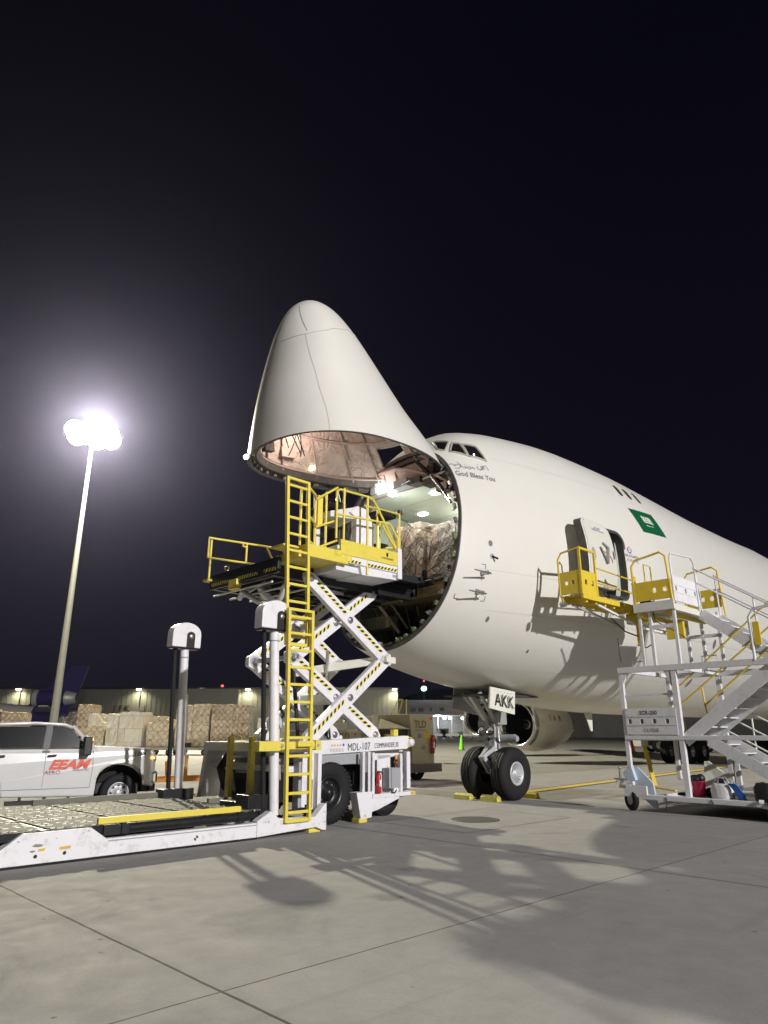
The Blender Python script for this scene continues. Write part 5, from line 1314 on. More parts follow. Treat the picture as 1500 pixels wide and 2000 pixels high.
# -- things lying on the stair base
t=thing('bucket','pink plastic bucket with black lining on the stair base','bucket',A,(7.35,4.95,.33))
b=MB(A,'pink_bucket');b.lathe((7.35,4.95,.33),(0,0,1),[(0,.001),(0,.105),(.29,.135),(.29,.145),(.30,.145),(.30,.13),(.02,.10)],24);b.build('pail',t)
b=MB(A,'black');b.ball((7.35,4.9,.66),.13,12,sc=(1,1.1,.7));b.ball((7.35,5.0,.68),.09,10);b.build('black_lining',t)
def bag(nm,label,cat,c,d,m,seed,extra=None):
    t=thing(nm,label,cat,A,(c[0],c[1],.33));rn=random.Random(seed)
    b=MB(A,m);nseg=20;rows=9;vs=[];fs=[]
    for i in range(rows):
        v=i/(rows-1);w_=1-.25*(abs(v-.4)*1.6)**3;
        for k in range(nseg):
            a=2*math.pi*k/nseg;cx,cy=math.cos(a),math.sin(a);q=(abs(cx)**3.2+abs(cy)**3.2)**(-1/3.2);rr_=q*w_*(1+rn.uniform(-.05,.05))
            vs.append((c[0]+cx*rr_*d[0],c[1]+cy*rr_*d[1],.33+v*d[2]*(1+rn.uniform(-.05,.05))))
    for i in range(rows-1):
        for k in range(nseg): fs.append((i*nseg+k,i*nseg+(k+1)%nseg,(i+1)*nseg+(k+1)%nseg,(i+1)*nseg+k))
    fs.append(tuple(range((rows-1)*nseg,rows*nseg)));b.add(vs,fs,True);b.build('body',t)
    if extra: extra(t,c,d)
    return t
def ex1(t,c,d):
    b=MB(A,'galvanised')
    for q in (-.07,.07): b.tube([(c[0]+q,c[1]-.12,.33+d[2]),(c[0]+q,c[1]-.08,.33+d[2]+.1),(c[0]+q,c[1]+.05,.33+d[2]+.11),(c[0]+q,c[1]+.1,.33+d[2])],.012,6)
    b.box(c[0]-.1,c[0]+.02,c[1]-.02,c[1]+.08,.33+d[2]-.02,.33+d[2]+.08,m='navy');b.build('handle',t)
bag('woven_bag','large white woven carrier bag on the stair base beside a pink bucket','bag',(7.32,5.42,.33),(.16,.21,.28),'tan_bag',3,ex1)
b=MB(A,'denim_blue');P=[]
for j in range(6):
    y=5.58+.028*j;P.append([(7.2-.02*(j%2),y+.05*i,.62-.045*i*i*.35-.02*i) for i in range(5)])
b.add([p for r in P for p in r],[(i*5+k,i*5+k+1,(i+1)*5+k+1,(i+1)*5+k) for i in range(5) for k in range(4)],True)
o=b.build('blue_cloth');so=o.modifiers.new('s','SOLIDIFY');so.thickness=.025;tag(o,'blue cloth draped over the side of the white woven bag','cloth')
bag('holdall','low dark navy holdall lying between the pink bucket and the white bag','bag',(7.6,5.12,.33),(.18,.13,.16),'navy',5)
bag('black_bag','bulging black bag standing at the right end of the stair base','bag',(7.25,6.22,.33),(.16,.18,.32),'black',6)
bag('dark_clothes','flat heap of dark clothes on the stair base left of the pink bucket','clothes',(7.45,4.62,.33),(.10,.16,.06),'navy',8)
mat('chock_yellow',(.50,.46,.10),.55,dirt=.5,dirtcol=(.2,.18,.06))
# chocks
for (s,y,lab) in ((6.50,-.50,'yellow wheel chock before the far nose tyre'),(6.50,.32,'yellow wheel chock before the near nose tyre'),(7.95,.42,'dark yellow chock behind the near nose tyre')):
    b=MB(A,'chock_yellow' if s<7.5 else 'yellow');w_=.5
    b.prism([(s-.09,y-w_/2,0),(s+.11,y-w_/2,0),(s+.08,y-w_/2,.10),(s+.01,y-w_/2,.15),(s-.06,y-w_/2,.10)],(0,w_,0));b.cyl((s-.06,y+w_/2,.05),(s-.06,y+w_/2+.02,.05),.03,m='hazard_yellow')
    o=b.build('wheel_chock',bevel=.008);tag(o,lab,'wheel chock','chocks around the nose wheels')
# cones
def cone(u,Yd,h,m,label,grp='traffic cones under the aircraft'):
    F=Frame((u,Yd),0);t=thing('traffic_cone',label,'traffic cone',F,(0,0,0),grp);r=h*.19
    b=MB(F,m);b.lathe((0,0,0),(0,0,1),[(.04,r),(h*.5,r*.6),(h,r*.22),(h,.001)],16);b.build('body',t)
    b=MB(F,'cone_white');b.lathe((0,0,0),(0,0,1),[(h*.62,r*.505),(h*.80,r*.37)],16);b.build('reflective_band',t)
    b=MB(F,'black');b.box(-r*1.3,r*1.3,-r*1.3,r*1.3,0,.04);b.build('foot',t)
cone(7.15,67.2,1.32,'cone_green','lime green traffic cone left of the nose gear')
cone(18.0,78.3,1.45,'cone_green','lime green traffic cone right of the nose gear, under the engine')
cone(23.5,122,1.7,'cone_orange','small orange traffic cone just under the engine inlet')
cone(19.7,58,1.3,'cone_orange','orange and white traffic cone beside the stair leg')
# ================================================================ PICKUP TRUCK
T=Frame((-5.52,15.45),R(60),.9)   # origin: near front wheel ground point; s forward, y toward the camera side(right)
def tz(s,y,z): return (s,y,z)
def _tm(s):
    if s>.45: return .45+(s-.45)*.6
    if s>-.5: return s
    if s>-1.0: return -.5+(s+.5)*.16
    if s>-3.2: return -.58+(s+1.0)*.70
    return -2.12+(s+3.2)
T.mp=_tm
tk=thing('pickup_truck','white crew-cab pickup truck with orange-red company lettering on the door','pickup truck',T,(-2,-1,0))
HW=1.0
b=MB(T,'truck_white');mat('truck_white',(.60,.60,.60),.3,var=.02,coat=.5,dirt=.15,dirtcol=(.3,.3,.28))
# side profile (s,z) body below beltline; y from +0 (near side) to -2 (far side)
yN,yF=.02,-1.98
bel=1.32
low=[(-6.0,.62),(-4.62,.55),(-4.55,.78),(-4.42,.95),(-4.2,1.02),(-3.9,1.02),(-3.7,.92),(-3.56,.70),(-3.50,.40),(-.68,.36),(-.56,.72),(-.44,.90),(-.25,1.01),(0,1.04),(.25,1.01),(.42,.90),(.52,.72),(.56,.56),(.98,.52)]
up=[(1.0,.85),(1.0,1.16),(.95,1.30),(.75,1.37),(-.95,1.43),(-1.2,1.34),(-4.05,1.34),(-4.1,1.42),(-6.0,1.42)]
poly=low+up
n_=len(poly)
# tumble-home cross rows
rows=[]
for f_,yo_ in ((0,0),):
    pass
def side(y,sg):
    return [(s,y-(sg*(.035 if z>1.2 else 0)),z) for s,z in poly]
pn,pf_=side(yN,1),side(yF,-1)
b.add(pn+pf_,[tuple(range(n_)),tuple(range(2*n_-1,n_-1,-1))]+[(i,i+n_,(i+1)%n_+n_,(i+1)%n_) for i in range(n_)])
body=b.build('body',tk,bevel=.035)
# greenhouse
b=MB(T,'truck_white')
gh=[(-.95,1.40),(-1.75,1.87),(-2.05,1.94),(-2.9,1.97),(-3.75,1.95),(-4.0,1.88),(-4.08,1.36)]
ins=.14
def ghp(s,z,sg): return (s,(yN-.035 if sg>0 else yF+.035)-sg*ins*((z-1.36)/.6),z)
rf=[(-1.72,1.86),(-2.05,1.94),(-2.9,1.97),(-3.75,1.94),(-3.98,1.86)]
b.add([ghp(s,z,1) for s,z in rf]+[ghp(s,z,-1) for s,z in rf]+[V(*ghp(s,z,1))+V(0,-.03,-.07) for s,z in rf]+[V(*ghp(s,z,-1))+V(0,.03,-.07) for s,z in rf],
 [(i,i+1,6+i,5+i) for i in range(4)]+[(10+i,11+i,16+i,15+i) for i in range(4)]+[(i,i+1,11+i,10+i) for i in range(4)]+[(5+i,6+i,16+i,15+i) for i in range(4)]+[(0,5,15,10),(4,9,19,14)],True)
for sg in (1,-1):
    P=lambda s,z:V(*ghp(s,z,sg))+V(0,-.03*sg,0)
    b.bar(P(-.95,1.34),P(-1.78,1.88),.07,.07);b.bar(P(-2.51,1.3),P(-2.49,1.9),.05,.22,up=(1,0,0),m='black');b.bar(P(-3.98,1.3),P(-3.9,1.9),.06,.24,up=(1,0,0));b.bar(P(-1.1,1.35),P(-4.0,1.35),.05,.06)
b.add([ghp(-4.02,1.34,1),ghp(-3.95,1.88,1),ghp(-3.95,1.88,-1),ghp(-4.02,1.34,-1)],[(0,1,2,3)])
b.build('cab_roof',tk)
b=MB(T,'black');b.box(-4.0,-1.15,-1.9,-.06,1.345,1.352)
b.bar((-1.55,-.4,1.38),(-1.62,-.4,1.62),.03,.3,m='navy')
for y in (-.5,-1.4):
    b.box(-2.35,-2.2,y-.22,y+.22,1.35,1.72,m='grey_paint');b.ball((-2.28,y,1.80),.11,8,m='grey_paint');b.box(-3.55,-3.4,y-.3,y+.3,1.35,1.66,m='grey_paint')
b.box(-1.45,-1.1,-1.8,-.15,1.35,1.44,m='grey_paint');b.build('interior',tk)
def gl(P,nm,off=.006,m='glass_truck',sg=1):
    b=MB(T,m);b.keep=False;b.prism([V(*ghp(s,z,sg))+V(0,off*sg,0) for s,z in P],(0,-.004*sg,0));return b.build(nm,tk)
for sg in (1,-1):
    gl([(-1.30,1.41),(-1.38,1.50),(-1.92,1.83),(-2.36,1.87),(-2.42,1.41)],'side_window',sg=sg)
    gl([(-2.62,1.41),(-2.58,1.87),(-3.68,1.86),(-3.78,1.80),(-3.80,1.41)],'side_window',sg=sg)
    gl([(-2.45,1.37),(-2.40,1.90),(-2.55,1.90),(-2.60,1.37)],'door_pillar',.004,'black',sg=sg)
b=MB(T,'glass_truck');b.add([ghp(-1.08,1.41,1),ghp(-1.72,1.86,1),ghp(-1.72,1.86,-1),ghp(-1.08,1.41,-1)],[(0,1,2,3)])
for i in range(4): b.v[i]=(b.v[i][0]+.02,b.v[i][1]*(.96)-.04,b.v[i][2]+.012)
b.build('windscreen',tk)
# reflections/dash objects are left to the glass itself
b=MB(T,'black')
for s0,s1 in ((-1.28,-2.44),(-2.62,-3.82)): b.bar(ghp(s0,1.40,1),ghp(s1,1.40,1),.03,.025)
b.bar((-2.5,.012,1.385),(-2.5,.022,.58),.006,.012,up=(1,0,0),m='text_grey');b.bar((-3.86,.012,1.385),(-3.72,.022,.75),.006,.012,up=(1,0,0),m='text_grey')
b.bar((-1.1,.012,1.36),(-1.06,.022,1.0),.006,.012,up=(1,0,0),m='text_grey');b.bar((-1.06,.022,1.0),(-1.1,.022,.55),.006,.012,up=(1,0,0),m='text_grey')
b.bar((-1.1,.023,.55),(-3.5,.023,.55),.006,.012,m='text_grey');b.build('door_seam',tk)
for s in (-2.33,-3.66):
    b=MB(T,'black');b.bar((s-.12,.035,1.235),(s+.14,.035,1.25),.05,.045);b.build('door_handle',tk,bevel=.012)
b=MB(T,'black');b.box(-1.46,-1.20,.06,.28,1.24,1.66);b.bar((-1.42,-.0,1.38),(-1.42,.12,1.36),.08,.06);mi=b.build('wing_mirror',tk,bevel=.03)
b=MB(T,'lamp_amber');b.box(-1.36,-1.19,.09,.26,1.56,1.62);b.build('mirror_lamp',mi)
for o_ in (0,): pass
b=MB(T,'chrome');b.box(.86,1.12,-2.0,.04,.58,.86);b.build('front_bumper',tk,bevel=.05)
b=MB(T,'black');b.box(.84,1.06,-1.96,0,.42,.58);b.box(1.0,1.02,-1.5,-.45,.9,1.15);b.build('grille',tk,bevel=.03)
b=MB(T,'lamp_glass');b.box(.90,1.01,-.28,.026,1.08,1.20);b.build('headlight',tk,bevel=.02)
b=MB(T,'lamp_amber');b.box(.80,.94,-.02,.03,1.14,1.185);b.build('side_marker_lamp',tk)
b=MB(T,'black');b.box(-3.4,-.75,-.1,.10,.24,.32);
for s in (-3.1,-2.4,-1.7,-1.0): b.box(s,s+.06,-.25,0,.28,.4)
b.box(-6,.9,-1.8,-.2,.40,.62);b.build('running_board',tk,bevel=.01)
b=MB(T,'dark_gap')
for s in (0,-4.05):
    P=[(s+.54*math.cos(R(a)),.0,.42+.6*math.sin(R(a))) for a in range(0,181,15)];b.prism([(p[0],-.45,p[2]) for p in P]+[(s-.54,-.45,.3),(s+.54,-.45,.3)],(0,.02,0))
    b.add([(p[0],.0,p[2]) for p in P]+[(p[0],-.45,p[2]) for p in P],[(i,i+1,13+i+1,13+i) for i in range(12)],True)
b.build('wheel_arch',tk)
for s,y in ((0,-.14),(-4.05,-.14),(0,-1.82),(-4.05,-1.82)):
    b=MB(T,'rubber');b.lathe((s,y,.41),(0,1,0),tyre_prof(.28,.41,.23),36);ty=b.build('wheel',tk)
    sg=1 if y>-1 else -1
    b=MB(T,'rim_white');b.lathe((s,y,.41),(0,sg,0),[(.115,.232),(.13,.225),(.11,.205),(.07,.20),(.085,.11),(.12,.09),(.125,.0)],30)
    for k_ in range(8):
        a=2*math.pi*k_/8;b.lathe((s+.155*math.cos(a),y+sg*.08,.41+.155*math.sin(a)),(0,sg,0),[(0,.03),(.004,.0)],12,m='black')
        b.cyl((s+.07*math.cos(a),y+sg*.12,.41+.07*math.sin(a)),(s+.07*math.cos(a),y+sg*.135,.41+.07*math.sin(a)),.012,seg=6,m='black')
    b.build('rim',ty)
b=MB(T,'orange_red');b.keep=True
def dt(x,z,s0=-1.72,z0=1.0): return (s0+x,.030,z0+z)
# block-letter company mark with speed cuts
text(b,'EEAM',.27,lambda x,z:dt(x,z,-1.80,.965),shear=.35,bold=.012,sx=1.75)
b.m='truck_white'
for i in range(2): b.face([dt(-.62,.05+.065*i),dt(.1,.05+.065*i),dt(.12,.062+.065*i),dt(-.60,.062+.065*i)] ) if 0 else None
b.m='text_red';text(b,'AERO',.115,lambda x,z:dt(x,z,-2.25,.85),sx=1.6)
b.m='text_grey';text(b,'PERMISSION  PASS',.045,lambda x,z:dt(x,z,-1.42,.91),sx=1.3)
b.build('door_lettering',tk)
b=MB(T,'text_black');b.keep=True;text(b,'13504',.13,lambda x,z:(.42+x,.0,1.215+z),shear=.2,bold=.004,sx=1.0);
b.v=[(v[0],-.02+.0,v[2]) for v in b.v];b.v=[(v[0],.004,v[2]) for v in b.v];b.build('fender_number',tk)
b=MB(T,'steel')
for i in range(4): b.box(.28+.16*(i%2),.32+.16*(i%2),.018,.024,1.12+.07*(i//2),1.13+.07*(i//2))
b.build('fender_badge',tk)
# small cone behind the bumper
FC=Frame(( -5.4,19.5),0);t=thing('traffic_cone','white and orange traffic cone standing by the pickup front wheel','traffic cone',FC,(0,0,0))
b=MB(FC,'cone_orange');b.lathe((0,0,0),(0,0,1),[(.03,.13),(.65,.03),(.65,.001)],16);b.build('body',t)
b=MB(FC,'cone_white');b.lathe((0,0,0),(0,0,1),[(.24,.102),(.58,.046)],16);b.build('reflective_band',t)
b=MB(FC,'cone_orange');b.box(-.17,.17,-.17,.17,0,.03);b.build('foot',t)
# orange hydraulic tow unit left of the loader
FO=Frame((-5.05,20.3),R(80));t=thing('tow_bar','amber steel tow bar on a small wheeled axle behind the loader column','tow bar',FO,(0,0,0))
b=MB(FO,'amber_machine');b.bar((-1.2,0,.35),(1.0,0,.4),.14,.16);b.cyl((-.4,0,.4),(-.4,0,.95),.05);b.ball((.45,0,.62),.2,12,sc=(1.2,.8,.8));b.bar((-.9,-.2,.35),(-.9,.2,.8),.08,.08);b.build('bar',t,bevel=.01)
b=MB(FO,'black_metal')
for k_ in range(7): b.bar((.65,0,.6),(.65+random.uniform(.1,.35),random.uniform(-.2,.2),.6+random.uniform(-.2,.25)),.03,.03)
b.build('hitch',t)
for y in (-.3,.3):
    b=MB(FO,'rubber');b.lathe((.45,y,.24),(0,1,0),tyre_prof(.12,.24,.12),20);b.lathe((.45,y,.24),(0,1,0),[(-.04,.12),(.04,.0)],12,m='galvanised');b.build('wheel',t)
# ================================================================ CARGO PALLETS
def wrapmat(nm,c1,c2,gloss,net,pscale=(.62,.62,.42)):
    m=bpy.data.materials.new(nm);m.use_nodes=True;MATS[nm]=m
    n=m.node_tree.nodes;l=m.node_tree.links;p=n['Principled BSDF'];t=n.new('ShaderNodeTexCoord')
    sx=n.new('ShaderNodeSeparateXYZ');l.new(t.outputs['Object'],sx.inputs[0])
    ad=n.new('ShaderNodeMath');ad.operation='ADD';l.new(sx.outputs[0],ad.inputs[0]);l.new(sx.outputs[1],ad.inputs[1])
    cb=n.new('ShaderNodeCombineXYZ');l.new(ad.outputs[0],cb.inputs[0]);l.new(sx.outputs[2],cb.inputs[1])
    br=n.new('ShaderNodeTexBrick');br.inputs['Scale'].default_value=1;br.inputs['Brick Width'].default_value=pscale[0];br.inputs['Row Height'].default_value=pscale[2];br.inputs['Mortar Size'].default_value=.012
    br.inputs['Color1'].default_value=c1+(1,);br.inputs['Color2'].default_value=c2+(1,);br.inputs['Mortar'].default_value=tuple(x*.3 for x in c1)+(1,);l.new(cb.outputs[0],br.inputs['Vector'])
    nz=n.new('ShaderNodeTexNoise');nz.inputs['Scale'].default_value=1.6;nz.inputs['Detail'].default_value=8;nz.inputs['Distortion'].default_value=1.5;nz.inputs['Roughness'].default_value=.65;l.new(t.outputs['Object'],nz.inputs['Vector'])
    r=n.new('ShaderNodeValToRGB');r.color_ramp.elements[0].position=.45;r.color_ramp.elements[1].position=.72;l.new(nz.outputs['Fac'],r.inputs[0])
    q=n.new('ShaderNodeMath');q.operation='MULTIPLY';q.inputs[1].default_value=gloss;l.new(r.outputs[0],q.inputs[0])
    mx=n.new('ShaderNodeMix');mx.data_type='RGBA';l.new(q.outputs[0],mx.inputs['Factor']);l.new(br.outputs['Color'],mx.inputs['A']);mx.inputs['B'].default_value=(.52,.52,.47,1)
    out=mx.outputs['Result']
    if net:
        for sgn in (1,-1):
            w_=n.new('ShaderNodeMath');w_.operation='MULTIPLY_ADD';l.new(sx.outputs[2],w_.inputs[0]);w_.inputs[1].default_value=sgn;l.new(ad.outputs[0],w_.inputs[2])
            w2=n.new('ShaderNodeMath');w2.operation='MULTIPLY_ADD';l.new(nz.outputs['Fac'],w2.inputs[0]);w2.inputs[1].default_value=.5;l.new(w_.outputs[0],w2.inputs[2])
            fr=n.new('ShaderNodeMath');fr.operation='FRACT';dv=n.new('ShaderNodeMath');dv.operation='MULTIPLY';dv.inputs[1].default_value=1/net;l.new(w2.outputs[0],dv.inputs[0]);l.new(dv.outputs[0],fr.inputs[0])
            lt=n.new('ShaderNodeMath');lt.operation='LESS_THAN';lt.inputs[1].default_value=.022/net*(1.6 if net<.5 else 1.3);l.new(fr.outputs[0],lt.inputs[0])
            m3=n.new('ShaderNodeMix');m3.data_type='RGBA';l.new(lt.outputs[0],m3.inputs['Factor']);l.new(out,m3.inputs['A']);m3.inputs['B'].default_value=(.03,.028,.025,1);out=m3.outputs['Result']
    l.new(out,p.inputs['Base Color']);p.inputs['Roughness'].default_value=.28 if gloss>.4 else .45
    bp=n.new('ShaderNodeBump');bp.inputs['Strength'].default_value=1;bp.inputs['Distance'].default_value=.09;l.new(nz.outputs['Fac'],bp.inputs['Height']);l.new(bp.outputs[0],p.inputs['Normal'])
    p.inputs['Coat Weight'].default_value=.6;p.inputs['Coat Roughness'].default_value=.2;l.new(bp.outputs[0],p.inputs['Coat Normal'])
wrapmat('wrap_clear',(.66,.62,.52),(.56,.50,.39),.9,0,(1.1,.6,.9))
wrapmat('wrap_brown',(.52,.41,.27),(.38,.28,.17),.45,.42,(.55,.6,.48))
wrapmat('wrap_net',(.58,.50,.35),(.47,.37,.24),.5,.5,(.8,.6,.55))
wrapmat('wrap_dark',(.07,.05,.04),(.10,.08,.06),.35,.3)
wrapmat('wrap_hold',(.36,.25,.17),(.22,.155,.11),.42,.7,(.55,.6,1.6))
def dolly(F,L,nm_label,base):
    t=thing('cargo_dolly',nm_label,'cargo dolly',F,base,'flat dollies carrying the wrapped pallets')
    b=MB(F,'black_metal');b.box(-L/2,L/2,-1.2,1.2,.38,.50);b.box(-L/2,L/2,-1.22,-1.2,.36,.54,m='galvanised');b.box(-L/2,L/2,1.2,1.24,.36,.54,m='galvanised');b.bar((L/2,0,.42),(L/2+.7,0,.35),.1,.1);b.build('deck',t)
    for s in (-L*.35,L*.35):
        for y in (-.9,.9):
            b=MB(F,'rubber');b.lathe((s,y,.2),(0,1,0),tyre_prof(.16,.2,.1),14);b.lathe((s,y+.08,.2),(0,1,0),[(-.01,.1),(.02,.0)],10,m='galvanised');b.build('wheel',t)
    return t
def pallet(F,blocks,m,label,group='wrapped cargo pallets on dollies',z0=.5,jit=.045,seed=0,nm='cargo_pallet'):
    """blocks: (s0,s1,y0,y1,h0,h1)"""
    rn=random.Random(seed);t=thing(nm,label,'cargo pallet',F,(0,0,0) if z0<1 else (blocks[0][0],blocks[0][2],z0),group)
    b=MB(F,'galvanised')
    s0=min(x[0] for x in blocks);s1=max(x[1] for x in blocks);y0=min(x[2] for x in blocks);y1=max(x[3] for x in blocks)
    b.box(s0-.03,s1+.03,y0-.03,y1+.03,z0,z0+.05);b.build('pallet_sheet',t)
    for (a0,a1,c0,c1,h0,h1,*mm) in blocks:
        b=MB(F,mm[0] if mm else m);N=6;G={}
        # subdivided jittered box, edges softly rounded
        vs=[];fs=[];idx={}
        def vid(i,j,k):
            key=(i,j,k)
            if key not in idx:
                u,v,w_=i/N,j/N,k/N;r_=.010
                e=sum(1 for q in (i,j,k) if q in (0,N))
                f=1-(r_*(e-1) if e>1 else 0)
                jj=[rn.uniform(-jit,jit)*.6 for _ in range(3)]
                x=a0+(a1-a0)*(.5+(u-.5)*f)+jj[0];y=c0+(c1-c0)*(.5+(v-.5)*f)+jj[1];z=z0+.05+h0+(h1-h0)*(.5+(w_-.5)*f)+(jj[2] if k>0 else 0)
                idx[key]=len(vs);vs.append((x,y,z))
            return idx[key]
        for p in range(N):
            for q in range(N):
                fs+=[(vid(0,p,q),vid(0,p+1,q),vid(0,p+1,q+1),vid(0,p,q+1)),(vid(N,p,q),vid(N,p+1,q),vid(N,p+1,q+1),vid(N,p,q+1)),
                     (vid(p,0,q),vid(p+1,0,q),vid(p+1,0,q+1),vid(p,0,q+1)),(vid(p,N,q),vid(p+1,N,q),vid(p+1,N,q+1),vid(p,N,q+1)),
                     (vid(p,q,0),vid(p+1,q,0),vid(p+1,q+1,0),vid(p,q+1,0)),(vid(p,q,N),vid(p+1,q,N),vid(p+1,q+1,N),vid(p,q+1,N))]
        b.add(vs,fs,False);b.build('wrapped_load',t)
    return t
def PX(u,Y=53): return (u-750)/1350*Y*.985
specs=[(-8,26,[( -.62,.62,0,2.7)],'wrap_brown','brown carton pallet at the left edge of the photo, above the truck bed'),
 (30,30,[(-.35,.35,0,2.45)],'wrap_dark','narrow dark netted pallet above the pickup roof'),
 (52,30,[(-.62,.55,0,2.4)],'wrap_brown','light brown carton pallet above the rear of the pickup cab'),
 (190,80,[(-1.75,-1.1,0,2.05,'wrap_dark'),(-1.1,-.45,0,2.4,'wrap_dark'),(-.45,.40,0,2.95,'wrap_brown'),(-.45,1.6,0,1.5,'wrap_net'),(.4,1.0,1.4,2.3,'wrap_clear'),(1.0,1.6,1.4,1.7,'wrap_clear')],'wrap_dark','stepped netted pallet, dark at one side with a tall carton stack, above the bonnet'),
 (270,70,[(-1.35,-.5,0,2.2),(-.5,1.25,0,2.42),(-1.3,-.9,2.1,2.3)],'wrap_clear','bulky pallet in shiny clear plastic, between the stepped pallet and the loader column'),
 (334,50,[(-.9,.9,0,1.7),(-.6,.3,1.65,2.12),(.3,.9,1.65,1.9)],'wrap_net','low carton pallet behind the free-standing loader column'),
 (394,64,[(-1.2,0,0,2.9),(0,1.2,0,1.5),(0,1.2,1.5,2.97)],'wrap_net','tall square carton pallet just right of the loader column'),
 (464,72,[(-1.35,.2,0,2.95),(.2,1.35,0,1.6),(.2,1.3,1.6,2.9)],'wrap_brown','tall carton pallet left of the chain hose and yellow posts'),
 (550,80,[(-1.35,1.2,0,2.0)],'wrap_clear','clear wrapped pallet seen behind the yellow ladder'),
 (645,60,[(-1.1,1.1,0,1.9)],'wrap_brown','short carton pallet seen between the scissor arms'),
 (728,60,[(-1.2,0,0,2.1),(0,1.1,0,2.2)],'wrap_clear','shiny plastic wrapped pallet beside the yellow service steps')]
DL=['flat dolly under the leftmost carton pallet','flat dolly under the narrow dark netted pallet','flat dolly under the carton pallet above the pickup cab','flat dolly under the stepped netted pallet',
'flat dolly under the shiny clear plastic pallet beside the stepped one','flat dolly under the low pallet behind the loader column','flat dolly under the tall square pallet right of the column',
'flat dolly under the tall pallet beside the chain hose','flat dolly under the clear wrapped pallet behind the yellow ladder','flat dolly under the short pallet between the scissor arms','flat dolly under the shiny pallet near the yellow steps']
for i,(u,wd,bl,m_,lab) in enumerate(specs):
    F=Frame((PX(u),53),math.pi/2)
    L=max(max(x[1] for x in bl)-min(x[0] for x in bl),1.2)
    dolly(F,L+.25,DL[i],(0,0,0))
    pallet(F,[(x[0],x[1],-1.1,1.1,x[2],x[3])+tuple(x[4:]) for x in bl],m_,lab,seed=i)
# pallets inside the hold
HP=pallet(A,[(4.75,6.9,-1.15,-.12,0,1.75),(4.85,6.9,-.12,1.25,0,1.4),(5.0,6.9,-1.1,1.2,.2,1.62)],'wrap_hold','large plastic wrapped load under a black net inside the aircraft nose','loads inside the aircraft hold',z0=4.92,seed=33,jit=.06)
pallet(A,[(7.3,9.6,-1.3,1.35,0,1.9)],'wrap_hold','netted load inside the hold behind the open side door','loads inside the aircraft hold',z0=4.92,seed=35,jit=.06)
b=MB(A,'black')
rn=random.Random(4)
for k_ in range(34):
    y0=rn.uniform(-1.15,1.2);z0=rn.uniform(4.98,6.6);a=rn.uniform(-1.2,1.2);L_=rn.uniform(.5,1.3);P=[]
    for i in range(9):
        t=i/8;y=y0+L_*t*math.cos(a)+.03*math.sin(7*t+k_);z=z0+L_*t*math.sin(a)*1.1
        if -1.2<y<1.3 and 4.96<z<(6.68 if y<-.12 else 6.33): P.append((4.70+(.12 if y>-.1 else 0)+.02*math.sin(5*t),y,z))
    if len(P)>1: b.tube(P,.008,5)
for k_ in range(18):
    s=4.8+.12*k_;b.tube([(s,1.3,4.95),(s+.25*(1 if k_%2 else -1),1.31,5.7),(s,1.28,6.35)],.011,5)
b.build('cargo_net',HP)
# ================================================================ GROUND SUPPORT VEHICLES
gv=thing('service_vehicle','beige service vehicle with raised hood and black lettering behind the loader front','service vehicle',A,(10.8,-6.6,0))
b=MB(A,'beige_gse')
b.prism([(10.55,-6.1,.45),(11.72,-6.1,.45),(11.7,-6.1,2.17),(10.45,-6.1,2.17),(10.6,-6.1,1.2)],(0,-1.6,0))
b.prism([(8.7,-6.15,.5),(10.6,-6.15,.5),(10.5,-6.15,1.2),(8.7,-6.15,1.2)],(0,-1.5,0));b.hexa([(9.05,-6.15,1.66),(10.5,-6.15,1.66),(11.6,-7.4,1.98),(10.3,-7.4,1.98),(9.05,-6.15,1.70),(10.5,-6.15,1.70),(11.6,-7.4,2.02),(10.3,-7.4,2.02)],m='beige_gse')
b.box(8.7,8.78,-7.6,-6.15,1.2,1.64);b.box(8.78,9.0,-6.25,-6.15,1.2,1.64,m='far_white');b.build('body',gv,bevel=.02)
b=MB(A,'black');b.box(9.1,10.4,-6.3,-6.2,1.2,1.62);b.box(10.42,10.46,-7.6,-6.2,.5,1.66);b.m='yellow_loader';b.box(9.3,9.5,-6.19,-6.1,1.2,1.5);b.box(10.0,10.2,-6.15,-6.05,1.2,1.36);b.build('engine_bay',gv)
b=MB(A,'bumper_grey');mat('bumper_grey',(.12,.11,.10),.6,dirt=.4,dirtcol=(.2,.18,.15));b.box(9.8,11.95,-6.3,-5.95,.25,.52);b.build('bumper',gv,bevel=.02)
b=MB(A,'text_gold');mat('text_gold',(.16,.12,.02),.5);b.keep=True
text(b,'TLD',.34,lambda x,z:(11.0+x,-6.092,1.72+z),bold=.01);b.box(10.72,11.28,-6.092,-6.088,1.63,1.65);b.m='text_grey';text(b,'151',.20,lambda x,z:(11.15+x,-6.09,1.02+z),sx=.8)
b.m='blue_decal';text(b,'X',.2,lambda x,z:(10.95+x,-6.09,1.38+z),bold=.01);b.m='tape_amber';b.face([(11.15,-6.09,1.36),(11.5,-6.09,1.36),(11.5,-6.09,1.54),(11.15,-6.09,1.54)])
b.m='red';b.face([(11.5,-6.09,2.0),(11.62,-6.09,2.0),(11.62,-6.09,2.07),(11.5,-6.09,2.07)]);b.build('lettering',gv)
for s in (9.5,11.0):
    b=MB(A,'rubber');b.lathe((s,-6.3,.33),(0,1,0),tyre_prof(.25,.33,.18),20);b.build('wheel',gv)
fe2=copy_tree(fe,A,A.w((11.55,-6.02,.85)));fe2['label']='dull red fire extinguisher on the side of the beige service vehicle';fe2.scale=(1.4,1.4,1.6)
g2=thing('service_vehicle','low pinkish-beige service vehicle seen between the scissor arms','service vehicle',A,(7.3,-6.1,0))
